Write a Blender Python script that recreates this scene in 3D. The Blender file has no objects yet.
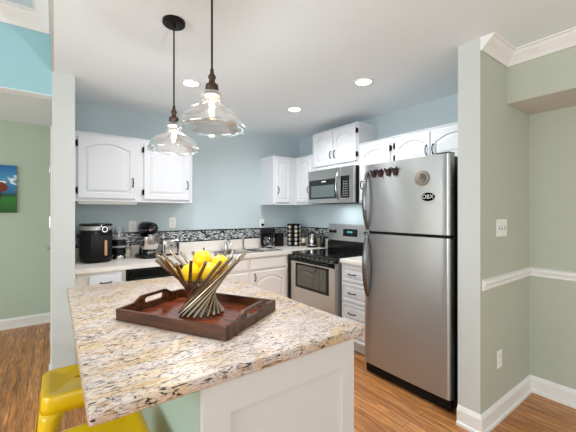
import bpy, bmesh, math, random
from mathutils import Vector, Matrix
PI = math.pi
random.seed(7)
SC = bpy.context.scene
C = SC.collection

# ------------------------------------------------------------------ camera
cam = bpy.data.cameras.new('camera'); cam.lens = 20.0; cam.sensor_width = 36.0
cam.sensor_fit = 'HORIZONTAL'; cam.shift_y = -3.6 / 576; cam.clip_start = 0.02
camo = bpy.data.objects.new('camera', cam); C.objects.link(camo)
camo.location = (0, 0, 1.388)
camo.rotation_euler = (PI / 2, 0, math.radians(53.8 - 90))
SC.camera = camo
# ------------------------------------------------------------------ world, lights, exposure
w = bpy.data.worlds.new('world'); SC.world = w; w.use_nodes = True
bg = w.node_tree.nodes['Background']; bg.inputs[0].default_value = (0.93, 0.97, 1.0, 1); bg.inputs[1].default_value = 0.7
SC.view_settings.view_transform = 'Standard'; SC.view_settings.look = 'None'
SC.view_settings.gamma = 1; SC.view_settings.use_curve_mapping = False
SC.view_settings.exposure = 0.22

def area(name, loc, rot, sx, sy, power, col=(1, 1, 1), spread=PI):
    l = bpy.data.lights.new(name, 'AREA'); l.shape = 'RECTANGLE'; l.size = sx; l.size_y = sy
    l.energy = power; l.color = col; l.spread = spread
    o = bpy.data.objects.new(name, l); C.objects.link(o); o.location = loc; o.rotation_euler = rot
    return o
# added soft fill lamps, out of view; back and left stand at invented windows
area('window_daylight_back', (0.3, -2.75, 1.35), (-PI / 2 - 0.5, 0, PI), 4.6, 1.9, 42, (0.97, 0.98, 1.0))
area('window_daylight_left', (-3.8, 0.2, 1.4), (0, -PI / 2 - 0.4, 0), 1.9, 3.0, 112, (0.90, 0.96, 1.0))
area('window_daylight_hall', (-3.7, 4.1, 1.4), (0, -PI / 2 - 0.2, 0), 1.6, 1.2, 16, (1.0, 0.96, 0.88))  # added hall fill, no window opening behind it

# ------------------------------------------------------------------ materials
MATS = {}
def lin(c):
    return tuple(((x / 12.92) if x <= 0.04045 else ((x + 0.055) / 1.055) ** 2.4) for x in c)
def mat(name, rgb, rough=0.5, metal=0.0, spec=0.5, noise=0.0, nscale=20, bump=0.0, coat=0.0, aniso=0.0, stretch=(1, 1, 1)):
    """rgb is sRGB 0-1; always a small procedural variation"""
    if name in MATS: return MATS[name]
    m = bpy.data.materials.new(name); m.use_nodes = True; nt = m.node_tree
    b = nt.nodes['Principled BSDF']; c = lin(rgb)
    b.inputs['Roughness'].default_value = rough; b.inputs['Metallic'].default_value = metal
    b.inputs['Specular IOR Level'].default_value = spec; b.inputs['Coat Weight'].default_value = coat
    tc = nt.nodes.new('ShaderNodeTexCoord'); mp = nt.nodes.new('ShaderNodeMapping'); mp.inputs['Scale'].default_value = stretch
    nz = nt.nodes.new('ShaderNodeTexNoise'); nz.inputs['Scale'].default_value = nscale; nz.inputs['Detail'].default_value = 3
    nt.links.new(tc.outputs['Object'], mp.inputs[0]); nt.links.new(mp.outputs[0], nz.inputs[0])
    mx = nt.nodes.new('ShaderNodeMix'); mx.data_type = 'RGBA'
    k = max(noise, 0.01)
    mx.inputs['A'].default_value = (*[x * (1 - k) for x in c], 1); mx.inputs['B'].default_value = (*[min(1, x * (1 + k)) for x in c], 1)
    nt.links.new(nz.outputs['Fac'], mx.inputs['Factor']); nt.links.new(mx.outputs['Result'], b.inputs['Base Color'])
    if bump:
        bp = nt.nodes.new('ShaderNodeBump'); bp.inputs['Strength'].default_value = bump; bp.inputs['Distance'].default_value = 0.002
        nt.links.new(nz.outputs['Fac'], bp.inputs['Height']); nt.links.new(bp.outputs[0], b.inputs['Normal'])
    if aniso:
        b.inputs['Anisotropic'].default_value = aniso; b.inputs['Anisotropic Rotation'].default_value = 0.25
        tg = nt.nodes.new('ShaderNodeTangent'); tg.direction_type = 'RADIAL'; tg.axis = 'Z'
        nt.links.new(tg.outputs[0], b.inputs['Tangent'])
    MATS[name] = m
    return m
def N(nt, t, **kw):
    n = nt.nodes.new(t)
    for k, v in kw.items():
        if k in n.inputs: n.inputs[k].default_value = v
        else: setattr(n, k, v)
    return n

WALLP = mat('wall_paint_blue_grey', (0.77, 0.825, 0.84), 0.75, bump=0.12, nscale=260)
WALLR = mat('wall_paint_sage', (0.725, 0.745, 0.68), 0.75, bump=0.12, nscale=260)  # darker sage: the unlit side's shade is put into the wall colour
WALLH = mat('wall_paint_green', (0.74, 0.80, 0.72), 0.75, bump=0.12, nscale=260)  # greener copy of the wall colour, the hall's light tint painted in
WALLT = mat('wall_paint_teal', (0.62, 0.79, 0.815), 0.75, bump=0.12, nscale=260)  # bluish daylight on the header put into its colour
WALLC = mat('wall_paint_pale', (0.80, 0.815, 0.80), 0.75, bump=0.12, nscale=260)
CEIL = mat('ceiling_paint', (0.945, 0.98, 1.0), 0.85, bump=0.25, nscale=300)
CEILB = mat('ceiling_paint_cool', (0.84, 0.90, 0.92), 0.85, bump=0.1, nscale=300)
TRIM = mat('trim_white', (0.93, 0.925, 0.91), 0.4)
CAB = mat('cabinet_white', (0.87, 0.88, 0.895), 0.35, bump=0.02, nscale=60)
CABC = mat('cabinet_cream', (0.94, 0.915, 0.88), 0.4)
ISLP = mat('island_panel_white', (0.85, 0.845, 0.83), 0.45)
ISLG = mat('island_side_sage', (0.66, 0.75, 0.70), 0.5)
LAM = mat('laminate_cream', (0.93, 0.90, 0.865), 0.3, noise=0.05, nscale=90)
BLK = mat('black_gloss', (0.03, 0.03, 0.033), 0.12, spec=0.35)
BLKM = mat('black_matte', (0.035, 0.035, 0.038), 0.55, spec=0.25)
DARKG = mat('dark_glass', (0.02, 0.022, 0.025), 0.04, spec=0.8)
BRZ = mat('oil_rubbed_bronze', (0.10, 0.075, 0.06), 0.45, 0.7)
BRN = mat('brown_bakelite', (0.25, 0.155, 0.10), 0.4, 0.3)
HNDL = mat('dark_pull', (0.07, 0.06, 0.06), 0.35, 0.6)
CHR = mat('chrome', (0.80, 0.80, 0.80), 0.12, 1.0)
STL = mat('brushed_steel', (0.80, 0.79, 0.775), 0.28, 1.0, noise=0.05, nscale=6, stretch=(1, 1, 60), aniso=0.7)
STLF = mat('fridge_steel', (0.74, 0.75, 0.76), 0.33, 1.0, noise=0.04, nscale=6, stretch=(1, 1, 60), aniso=0.9)
STLP = mat('polished_steel', (0.80, 0.79, 0.78), 0.16, 1.0)
STLH = mat('handle_steel', (0.50, 0.50, 0.505), 0.25, 1.0)
STICK = mat('warm_steel_stick', (0.66, 0.60, 0.52), 0.2, 1.0, noise=0.1, nscale=30)
YEL = mat('yellow_enamel', (0.93, 0.76, 0.02), 0.3, coat=0.2)
LEM = mat('lemon_skin', (1.0, 0.80, 0.02), 0.42, noise=0.05, nscale=60, bump=0.5)
GRY = mat('grey_plastic', (0.60, 0.60, 0.60), 0.4)
PLT = mat('plate_white', (0.95, 0.95, 0.93), 0.35)
COPP = mat('copper_handle', (0.86, 0.62, 0.50), 0.3, 0.5)
RUBB = mat('rubber_black', (0.06, 0.06, 0.06), 0.8)
SPC = [mat('spice_%s' % n, c, 0.6) for n, c in (('brown', (0.5, 0.28, 0.12)), ('tan', (0.75, 0.6, 0.4)), ('green', (0.4, 0.45, 0.25)), ('red', (0.6, 0.2, 0.1)))]
CREAM = mat('cream_ceramic', (0.88, 0.82, 0.72), 0.3)
OLIVE = mat('olive_oil', (0.22, 0.20, 0.07), 0.1)
MAROON = mat('maroon_fabric', (0.24, 0.09, 0.10), 0.7, noise=0.3, nscale=200)

def wood_floor():
    m = bpy.data.materials.new('oak_planks'); m.use_nodes = True; nt = m.node_tree; L = nt.links.new
    b = nt.nodes['Principled BSDF']; b.inputs['Roughness'].default_value = 0.32
    tc = N(nt, 'ShaderNodeTexCoord')
    rot = N(nt, 'ShaderNodeMapping'); rot.inputs['Rotation'].default_value = (0, 0, PI / 2)
    L(tc.outputs['Object'], rot.inputs[0])
    br = N(nt, 'ShaderNodeTexBrick'); br.offset = 0.37; br.squash = 1
    br.inputs['Scale'].default_value = 1; br.inputs['Brick Width'].default_value = 0.9; br.inputs['Row Height'].default_value = 0.083
    br.inputs['Mortar Size'].default_value = 0.0012; br.inputs['Mortar Smooth'].default_value = 0.1; br.inputs['Bias'].default_value = 0
    br.inputs['Color1'].default_value = (*lin((0.82, 0.585, 0.36)), 1); br.inputs['Color2'].default_value = (*lin((0.71, 0.475, 0.27)), 1)
    br.inputs['Mortar'].default_value = (*lin((0.24, 0.13, 0.07)), 1)
    L(rot.outputs[0], br.inputs[0])
    st = N(nt, 'ShaderNodeMapping'); st.inputs['Scale'].default_value = (38, 2.2, 1); L(tc.outputs['Object'], st.inputs[0])
    nz = N(nt, 'ShaderNodeTexNoise'); nz.inputs['Scale'].default_value = 1.4; nz.inputs['Detail'].default_value = 6; nz.inputs['Distortion'].default_value = 1.6
    L(st.outputs[0], nz.inputs[0])
    cr = N(nt, 'ShaderNodeValToRGB'); cr.color_ramp.elements[0].position = 0.36; cr.color_ramp.elements[0].color = (0.42, 0.36, 0.33, 1)
    cr.color_ramp.elements[1].position = 0.62; cr.color_ramp.elements[1].color = (1.25, 1.2, 1.12, 1); L(nz.outputs['Fac'], cr.inputs[0])
    mx = N(nt, 'ShaderNodeMix', data_type='RGBA', blend_type='MULTIPLY'); mx.inputs['Factor'].default_value = 0.85
    L(br.outputs['Color'], mx.inputs['A']); L(cr.outputs[0], mx.inputs['B']); L(mx.outputs['Result'], b.inputs['Base Color'])
    return m
def granite():
    m = bpy.data.materials.new('cream_granite'); m.use_nodes = True; nt = m.node_tree; L = nt.links.new
    b = nt.nodes['Principled BSDF']; b.inputs['Roughness'].default_value = 0.36
    tc = N(nt, 'ShaderNodeTexCoord')
    def mp(s, rz=0):
        q = N(nt, 'ShaderNodeMapping'); q.inputs['Scale'].default_value = s; q.inputs['Rotation'].default_value = (0, 0, rz)
        L(tc.outputs['Object'], q.inputs[0]); return q.outputs[0]
    def noise(v, sc, det=4, dist=0.0):
        n = N(nt, 'ShaderNodeTexNoise'); n.inputs['Scale'].default_value = sc; n.inputs['Detail'].default_value = det
        n.inputs['Distortion'].default_value = dist; L(v, n.inputs[0]); return n.outputs['Fac']
    def ramp(v, p0, c0, p1, c1):
        r = N(nt, 'ShaderNodeValToRGB'); e = r.color_ramp.elements
        e[0].position = p0; e[0].color = c0; e[1].position = p1; e[1].color = c1; L(v, r.inputs[0]); return r.outputs[0]
    def mix(f, a, bb):
        q = N(nt, 'ShaderNodeMix', data_type='RGBA'); L(f, q.inputs['Factor'])
        for s, x in (('A', a), ('B', bb)):
            if isinstance(x, tuple): q.inputs[s].default_value = x
            else: L(x, q.inputs[s])
        return q.outputs['Result']
    base = ramp(noise(mp((1.0, 2.6, 2.6), 0.15), 3.0, 5, 1.2), 0.36, (*lin((0.85, 0.745, 0.60)), 1), 0.55, (*lin((0.84, 0.785, 0.745)), 1))
    grey = ramp(noise(mp((2.5, 7, 7), 0.2), 8, 5, 1.2), 0.50, (0, 0, 0, 1), 0.68, (0.6, 0.6, 0.6, 1))
    c1 = mix(grey, base, (*lin((0.70, 0.62, 0.57)), 1))
    och = ramp(noise(mp((2, 5, 5), 0.1), 5, 3, 1.0), 0.56, (0, 0, 0, 1), 0.68, (0.7, 0.7, 0.7, 1))
    c2 = mix(och, c1, (*lin((0.77, 0.60, 0.37)), 1))
    brn = ramp(noise(mp((8, 26, 26), 0.25), 3.4, 6, 1.8), 0.545, (0, 0, 0, 1), 0.63, (0.8, 0.8, 0.8, 1))
    c2 = mix(brn, c2, (*lin((0.50, 0.40, 0.34)), 1))
    blk = ramp(noise(mp((4.5, 15, 15), 0.32), 3.6, 6, 2.6), 0.580, (0, 0, 0, 1), 0.615, (1, 1, 1, 1))
    c3 = mix(blk, c2, (*lin((0.20, 0.15, 0.14)), 1))
    spk = ramp(noise(mp((50, 80, 80)), 2.0, 2, 0), 0.60, (0, 0, 0, 1), 0.68, (0.6, 0.6, 0.6, 1))
    c4 = mix(spk, c3, (*lin((0.45, 0.37, 0.32)), 1))
    L(c4, b.inputs['Base Color'])
    return m
def dark_wood(name, c0, c1, rough=0.3):
    m = bpy.data.materials.new(name); m.use_nodes = True; nt = m.node_tree; L = nt.links.new
    b = nt.nodes['Principled BSDF']; b.inputs['Roughness'].default_value = rough
    tc = N(nt, 'ShaderNodeTexCoord'); mp = N(nt, 'ShaderNodeMapping'); mp.inputs['Scale'].default_value = (2, 22, 22); L(tc.outputs['Object'], mp.inputs[0])
    nz = N(nt, 'ShaderNodeTexNoise'); nz.inputs['Scale'].default_value = 2; nz.inputs['Detail'].default_value = 5; L(mp.outputs[0], nz.inputs[0])
    cr = N(nt, 'ShaderNodeValToRGB'); e = cr.color_ramp.elements; e[0].position = 0.35; e[0].color = (*lin(c0), 1); e[1].position = 0.65; e[1].color = (*lin(c1), 1)
    L(nz.outputs['Fac'], cr.inputs[0]); L(cr.outputs[0], b.inputs['Base Color']); return m
def mosaic():
    m = bpy.data.materials.new('mosaic_tile'); m.use_nodes = True; nt = m.node_tree; L = nt.links.new
    b = nt.nodes['Principled BSDF']; b.inputs['Roughness'].default_value = 0.2
    tc = N(nt, 'ShaderNodeTexCoord')
    mp = N(nt, 'ShaderNodeMapping'); mp.inputs['Scale'].default_value = (48, 48, 110); L(tc.outputs['Object'], mp.inputs[0])
    vo = N(nt, 'ShaderNodeTexVoronoi'); vo.inputs['Scale'].default_value = 1; vo.inputs['Randomness'].default_value = 0.7; L(mp.outputs[0], vo.inputs[0])
    cr = N(nt, 'ShaderNodeValToRGB'); cr.color_ramp.interpolation = 'CONSTANT'
    e = cr.color_ramp.elements; cols = [(0.0, (0.16, 0.17, 0.18)), (0.28, (0.42, 0.44, 0.45)), (0.5, (0.74, 0.76, 0.76)), (0.72, (0.58, 0.58, 0.57)), (0.88, (0.88, 0.88, 0.86))]
    e[0].position = 0; e[0].color = (*lin(cols[0][1]), 1); e[1].position = cols[1][0]; e[1].color = (*lin(cols[1][1]), 1)
    for p, c in cols[2:]:
        q = e.new(p); q.color = (*lin(c), 1)
    sep = N(nt, 'ShaderNodeSeparateColor'); L(vo.outputs['Color'], sep.inputs[0]); L(sep.outputs[0], cr.inputs[0]); L(cr.outputs[0], b.inputs['Base Color'])
    return m
def thin_glass(name='clear_glass', tint=(0.97, 0.98, 0.98), lo=0.05, hi=0.75):
    m = bpy.data.materials.new(name); m.use_nodes = True; nt = m.node_tree; L = nt.links.new
    nt.nodes.remove(nt.nodes['Principled BSDF']); out = nt.nodes['Material Output']
    tr = N(nt, 'ShaderNodeBsdfTransparent'); tr.inputs[0].default_value = (*tint, 1)
    gl = N(nt, 'ShaderNodeBsdfGlossy'); gl.inputs['Roughness'].default_value = 0.04; gl.inputs[0].default_value = (1, 1, 1, 1)
    lw = N(nt, 'ShaderNodeLayerWeight'); lw.inputs['Blend'].default_value = 0.35
    nz = N(nt, 'ShaderNodeTexNoise'); nz.inputs['Scale'].default_value = 9
    bp = N(nt, 'ShaderNodeBump'); bp.inputs['Strength'].default_value = 0.12; L(nz.outputs['Fac'], bp.inputs['Height']); L(bp.outputs[0], gl.inputs['Normal'])
    mr = N(nt, 'ShaderNodeMapRange'); mr.inputs['To Min'].default_value = lo; mr.inputs['To Max'].default_value = hi; L(lw.outputs['Facing'], mr.inputs['Value'])
    mx = N(nt, 'ShaderNodeMixShader'); L(mr.outputs[0], mx.inputs[0]); L(tr.outputs[0], mx.inputs[1]); L(gl.outputs[0], mx.inputs[2]); L(mx.outputs[0], out.inputs[0])
    return m
def emit(name, rgb, s):
    m = bpy.data.materials.new(name); m.use_nodes = True; nt = m.node_tree
    b = nt.nodes['Principled BSDF']; b.inputs['Base Color'].default_value = (*lin(rgb), 1)
    b.inputs['Emission Color'].default_value = (*lin(rgb), 1); b.inputs['Emission Strength'].default_value = s
    return m
def painting_mat():
    m = bpy.data.materials.new('painted_sky_and_grass'); m.use_nodes = True; nt = m.node_tree; L = nt.links.new
    b = nt.nodes['Principled BSDF']; b.inputs['Roughness'].default_value = 0.5
    tc = N(nt, 'ShaderNodeTexCoord'); sp = N(nt, 'ShaderNodeSeparateXYZ'); L(tc.outputs['Object'], sp.inputs[0])
    cr = N(nt, 'ShaderNodeValToRGB'); e = cr.color_ramp.elements
    mr = N(nt, 'ShaderNodeMapRange'); mr.inputs['From Min'].default_value = 0; mr.inputs['From Max'].default_value = 0.56; L(sp.outputs['Z'], mr.inputs['Value']); L(mr.outputs[0], cr.inputs[0])
    e[0].position = 0.0; e[0].color = (*lin((0.05, 0.30, 0.05)), 1); e[1].position = 0.95; e[1].color = (*lin((0.10, 0.42, 0.66)), 1)
    for p, c in ((0.30, (0.16, 0.50, 0.12)), (0.38, (0.05, 0.25, 0.18)), (0.42, (0.08, 0.40, 0.55)), (0.7, (0.25, 0.60, 0.78))):
        q = e.new(p); q.color = (*lin(c), 1)
    mp = N(nt, 'ShaderNodeMapping'); mp.inputs['Scale'].default_value = (5, 5, 12); L(tc.outputs['Object'], mp.inputs[0])
    nz = N(nt, 'ShaderNodeTexNoise'); nz.inputs['Scale'].default_value = 1.3; nz.inputs['Detail'].default_value = 4; L(mp.outputs[0], nz.inputs[0])
    c2 = N(nt, 'ShaderNodeValToRGB'); c2.color_ramp.elements[0].position = 0.56; c2.color_ramp.elements[1].position = 0.60; L(nz.outputs['Fac'], c2.inputs[0])
    gt = N(nt, 'ShaderNodeMath', operation='GREATER_THAN'); gt.inputs[1].default_value = 0.24; L(sp.outputs['Z'], gt.inputs[0])
    ml = N(nt, 'ShaderNodeMath', operation='MULTIPLY'); L(c2.outputs[0], ml.inputs[0]); L(gt.outputs[0], ml.inputs[1])
    mx = N(nt, 'ShaderNodeMix', data_type='RGBA'); mx.inputs['B'].default_value = (0.85, 0.88, 0.9, 1); L(ml.outputs[0], mx.inputs['Factor']); L(cr.outputs[0], mx.inputs['A'])
    L(mx.outputs['Result'], b.inputs['Base Color']); return m

FLOORM = wood_floor(); GRAN = granite(); MOS = mosaic(); GLASS = thin_glass('clear_glass', (0.95, 0.97, 0.975), 0.10, 0.95)
TRAYO = dark_wood('walnut_tray_side', (0.21, 0.115, 0.06), (0.37, 0.21, 0.11), 0.25)
TRAYI = dark_wood('red_tray_floor', (0.36, 0.15, 0.08), (0.53, 0.25, 0.14), 0.16)
GLASSJ = thin_glass('jar_glass', (0.95, 0.97, 0.97), 0.12, 0.7)
FIL = emit('filament', (1.0, 0.90, 0.72), 9)
LEDM = emit('downlight_diffuser', (1.0, 0.98, 0.95), 14)
DISP = emit('display_digits', (0.35, 0.75, 0.7), 0.6)

# ------------------------------------------------------------------ geometry helpers
def B(): return bmesh.new()
def box(bm, x0, x1, y0, y1, z0, z1, bev=0.0, seg=2, M=None):
    r = bmesh.ops.create_cube(bm, size=1.0)
    vs = r['verts']
    for v in vs:
        v.co = Vector((x0 + (v.co.x + .5) * (x1 - x0), y0 + (v.co.y + .5) * (y1 - y0), z0 + (v.co.z + .5) * (z1 - z0)))
    if bev > 0:
        es = list({e for v in vs for e in v.link_edges})
        rr = bmesh.ops.bevel(bm, geom=es, offset=bev, segments=seg, affect='EDGES', profile=0.5)
        vs = list({v for f in rr['faces'] for v in f.verts} | {v for v in vs if v.is_valid})
    if M is not None:
        for v in vs: v.co = M @ v.co
    return vs
def lathe(bm, prof, n=32, M=None, cx=0, cy=0, caps=True):
    """prof: [(r,z)...] revolved about z"""
    rings = []
    for r, z in prof:
        if r < 1e-6: rings.append([bm.verts.new((cx, cy, z))])
        else: rings.append([bm.verts.new((cx + r * math.cos(2 * PI * k / n), cy + r * math.sin(2 * PI * k / n), z)) for k in range(n)])
    for a, b in zip(rings[:-1], rings[1:]):
        for k in range(n):
            k2 = (k + 1) % n
            if len(a) == 1 and len(b) == 1: continue
            if len(a) == 1: bm.faces.new((a[0], b[k2], b[k]))
            elif len(b) == 1: bm.faces.new((a[k], a[k2], b[0]))
            else: bm.faces.new((a[k], a[k2], b[k2], b[k]))
    if caps:
        if len(rings[0]) > 1: bm.faces.new(rings[0][::-1])
        if len(rings[-1]) > 1: bm.faces.new(rings[-1])
    vs = [v for r in rings for v in r]
    if M is not None:
        for v in vs: v.co = M @ v.co
    return vs
def tube(bm, pts, r, n=10, radii=None, flat=1.0, up=None):
    """closed-ended tube along points; flat squeezes the second axis"""
    pts = [Vector(p) for p in pts]; rings = []
    ref = Vector(up) if up else Vector((0, 0, 1))
    for i, p in enumerate(pts):
        t = (pts[min(i + 1, len(pts) - 1)] - pts[max(i - 1, 0)]).normalized()
        a = t.cross(ref)
        if a.length < 1e-4: a = t.cross(Vector((1, 0, 0)))
        a.normalize(); b = a.cross(t).normalized()
        rr = radii[i] if radii else r
        rings.append([bm.verts.new(p + a * rr * math.cos(2 * PI * k / n) + b * rr * flat * math.sin(2 * PI * k / n)) for k in range(n)])
    for q, s in zip(rings[:-1], rings[1:]):
        for k in range(n):
            bm.faces.new((q[k], q[(k + 1) % n], s[(k + 1) % n], s[k]))
    bm.faces.new(rings[0][::-1]); bm.faces.new(rings[-1])
def prism(bm, poly, axis, a0, a1):
    """extrude a 2d polygon along an axis; poly coords are the other two axes in xyz order"""
    def P(u, v, t):
        return {'x': (t, u, v), 'y': (u, t, v), 'z': (u, v, t)}[axis]
    A = [bm.verts.new(P(u, v, a0)) for u, v in poly]; Bv = [bm.verts.new(P(u, v, a1)) for u, v in poly]
    n = len(poly)
    bm.faces.new(A); bm.faces.new(Bv[::-1])
    for k in range(n): bm.faces.new((A[k], Bv[k], Bv[(k + 1) % n], A[(k + 1) % n]))
def sweep(bm, prof, path):
    """prof [(out,z)], path [(x,y,nx,ny)]: extrudes a moulding profile along the path with mitred normals"""
    rows = [[bm.verts.new((x + o * nx, y + o * ny, z)) for o, z in prof] for x, y, nx, ny in path]
    n = len(prof)
    for a, b in zip(rows[:-1], rows[1:]):
        for k in range(n): bm.faces.new((a[k], a[(k + 1) % n], b[(k + 1) % n], b[k]))
    bm.faces.new(rows[0]); bm.faces.new(rows[-1][::-1])
def obj(name, bm, m, parent=None, smooth=False, label=None, angle=40):
    bmesh.ops.recalc_face_normals(bm, faces=bm.faces[:])
    me = bpy.data.meshes.new(name); bm.to_mesh(me); bm.free()
    if m is not None: me.materials.append(m)
    for p in me.polygons: p.use_smooth = smooth
    if smooth:
        try: me.set_sharp_from_angle(angle=math.radians(angle))
        except Exception: pass
    o = bpy.data.objects.new(name, me); C.objects.link(o)
    if parent is not None: o.parent = parent
    if label: o['label'] = label
    return o
def thing(name, label, cat, loc=(0, 0, 0), rotz=0, group=None):
    o = bpy.data.objects.new(name, None); C.objects.link(o); o.empty_display_size = 0.05
    o.location = loc; o.rotation_euler = (0, 0, rotz); o['label'] = label; o['category'] = cat
    if group: o['group'] = group
    return o
def tag(o, label, cat, group=None, loc=None, rotz=None):
    o['label'] = label; o['category'] = cat
    if group: o['group'] = group
    if loc is not None: o.location = loc
    if rotz is not None: o.rotation_euler = (0, 0, rotz)
    return o
def struct(name, bm, m, smooth=False, parent=None, loc=None):
    o = obj(name, bm, m, parent, smooth)
    if parent is None: o['kind'] = 'structure'
    if loc: o.location = loc
    return o
def copy_tree(o, parent=None):
    c = o.copy(); C.objects.link(c); c.parent = parent
    for ch in list(o.children): copy_tree(ch, c)
    return c
RB = -PI / 2      # things standing against the right wall face -X

# ================================================================== the room
XB, YA, ZC = 2.995, 3.80, 2.48
b = B(); box(b, -4.0, 3.35, -3.2, 5.25, -0.12, 0); struct('floor', b, FLOORM)
b = B(); box(b, 0.0, 3.1, -3.2, 5.15, ZC, ZC + 0.1); struct('ceiling', b, CEIL)
b = B(); box(b, -4.0, -0.0, 3.20, 5.15, ZC, ZC + 0.1); struct('ceiling.001', b, CEIL)
b = B(); box(b, -4.0, -0.015, -3.2, 3.20, 2.87, 2.97); struct('ceiling.002', b, CEILB)
b = B(); box(b, 0.137, 3.1, YA, YA + 0.12, 0, ZC); struct('wall_back', b, WALLP)
b = B(); box(b, XB, XB + 0.12, 1.05, YA + 0.12, 0, ZC); struct('wall_right', b, WALLP)
b = B(); box(b, 3.0, 3.12, -3.2, 0.906, 0, 2.16); struct('wall_right.001', b, WALLR)
b = B(); box(b, 2.155, 3.12, 0.905, 1.042, 0, ZC); struct('wall_fridge_side', b, WALLR)
b = B(); box(b, 2.150, 2.156, 0.9045, 1.0425, 0, ZC, 0.002); struct('wall_fridge_end', b, WALLC)
b = B(); box(b, -0.010, 0.137, 3.081, 5.06, 0, ZC); struct('wall_left', b, WALLC)
b = B(); box(b, -0.0105, 0.1375, 3.076, 3.082, 0, ZC, 0.002); struct('wall_left_end', b, WALLC)
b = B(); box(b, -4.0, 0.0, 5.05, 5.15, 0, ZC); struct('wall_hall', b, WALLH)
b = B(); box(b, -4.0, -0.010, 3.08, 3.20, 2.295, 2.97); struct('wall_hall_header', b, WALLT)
b = B(); box(b, -4.0, -0.012, 3.082, 3.20, 2.290, 2.2955); struct('ceiling_header_underside', b, CEIL)
b = B(); box(b, -0.015, 0.0, -3.2, 3.08, ZC, 2.97); struct('wall_ceiling_step', b, WALLC)
b = B(); box(b, 2.559, 3.12, -3.2, 0.905, 2.152, ZC); struct('ceiling_soffit', b, WALLR)
b = B(); box(b, 2.562, 3.0, -3.2, 0.904, 2.148, 2.153); struct('ceiling_soffit_underside', b, mat('soffit_under', (0.82, 0.80, 0.76), 0.8, bump=.1, nscale=300))
# unseen back and left walls of the open room; tall windows added for fill
def wall_with_opening(name, horiz, a0, a1, p0, p1, h, o0, o1, z0, z1, m):
    for k, (s0, s1, q0, q1) in enumerate(((a0, o0, 0, h), (o1, a1, 0, h), (o0, o1, 0, z0), (o0, o1, z1, h))):
        b = B()
        if horiz: box(b, s0, s1, p0, p1, q0, q1)
        else: box(b, p0, p1, s0, s1, q0, q1)
        struct(name if k == 0 else '%s.%03d' % (name, k), b, m)
wall_with_opening('wall_rear', True, -4.0, 3.12, -3.32, -3.2, 2.9, -2.1, 2.7, 0.35, 2.3, WALLR)
wall_with_opening('wall_far_left', False, -3.2, 5.15, -4.12, -4.0, 2.9, -1.4, 1.8, 0.4, 2.35, WALLP)
for k, (x0, x1) in enumerate(((-2.1, -0.5), (-0.5, 1.1), (1.1, 2.7))):
    b = B()
    box(b, x0, x0 + .06, -3.3, -3.22, .35, 2.3); box(b, x1 - .06, x1, -3.3, -3.22, .35, 2.3)
    box(b, x0 + .06, x1 - .06, -3.3, -3.22, .35, .41); box(b, x0 + .06, x1 - .06, -3.3, -3.22, 2.24, 2.3); box(b, x0 + .06, x1 - .06, -3.28, -3.24, 1.3, 1.34)
    struct('window_%d' % (k + 1), b, TRIM)
for k, (y0, y1) in enumerate(((-1.4, 0.2), (0.2, 1.8))):
    b = B()
    box(b, -4.1, -4.02, y0, y0 + .06, .4, 2.35); box(b, -4.1, -4.02, y1 - .06, y1, .4, 2.35)
    box(b, -4.1, -4.02, y0 + .06, y1 - .06, .4, .46); box(b, -4.1, -4.02, y0 + .06, y1 - .06, 2.29, 2.35); box(b, -4.08, -4.04, y0 + .06, y1 - .06, 1.35, 1.39)
    struct('window_%d' % (k + 4), b, TRIM)
# baseboards, chair rail, crown
BASE = [(0, 0), (0.026, 0), (0.026, 0.018), (0.016, 0.026), (0.016, 0.098), (0.010, 0.112), (0.004, 0.124), (0, 0.124)]
b = B(); sweep(b, BASE, [(2.150, 1.041, -1, 0), (2.150, 0.904, -1, -1), (3.0, 0.904, -1, -1), (3.0, -3.2, -1, 0)]); struct('baseboard_right', b, TRIM)
b = B(); sweep(b, BASE, [(-0.0105, 5.05, -1, -1), (-4.0, 5.05, 0, -1)]); struct('baseboard_hall', b, TRIM)
b = B(); sweep(b, BASE, [(-0.0105, 3.60, -1, 0), (-0.0105, 3.076, -1, -1), (0.1375, 3.076, 1, -1), (0.1375, 3.19, 1, 0)]); struct('baseboard_left', b, TRIM)
RAIL = [(0, 0.893), (0.010, 0.895), (0.014, 0.905), (0.009, 0.915), (0.018, 0.925), (0.024, 0.938), (0.018, 0.952), (0.008, 0.958), (0, 0.962)]
b = B(); sweep(b, RAIL, [(2.175, 0.9045, 0, -1), (3.0, 0.9045, -1, -1), (3.0, -3.2, -1, 0)]); struct('trim_1', b, TRIM)
CROWN = [(0, -0.078), (0.010, -0.080), (0.016, -0.070), (0.022, -0.062), (0.036, -0.046), (0.052, -0.032), (0.062, -0.022), (0.066, -0.012), (0.078, -0.008), (0.078, 0.0), (0, 0)]
cz = [(o * 1.05, ZC + z) for o, z in CROWN]
b = B(); sweep(b, cz, [(2.152, 0.9045, 0, -1), (2.559, 0.9045, -1, -1), (2.559, -3.2, -1, 0)]); struct('trim_2', b, TRIM, True)
cz2 = [(o * 1.35, 2.87 + z * 1.4) for o, z in CROWN]
b = B(); sweep(b, cz2, [(-4.0, 3.08, 0, -1), (-0.015, 3.08, -1, -1), (-0.015, -3.2, -1, 0)]); struct('trim_3', b, TRIM, True)
# mosaic border and its dark liners
b = B(); box(b, 0.138, XB - 0.006, YA - 0.006, YA, 1.045, 1.165); struct('trim_4', b, MOS)
b = B(); box(b, XB - 0.006, XB, 2.0, YA - 0.006, 1.045, 1.165); struct('trim_5', b, MOS)
LIN = mat('black_liner_tile', (0.10, 0.11, 0.12), 0.25)
for k, z in enumerate((1.035, 1.163)):
    b = B(); box(b, 0.138, XB - 0.009, YA - 0.009, YA, z, z + .012); struct('trim_%d' % (6 + 2 * k), b, LIN)
    b = B(); box(b, XB - 0.009, XB, 2.0, YA - 0.009, z, z + .012); struct('trim_%d' % (7 + 2 * k), b, LIN)
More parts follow.
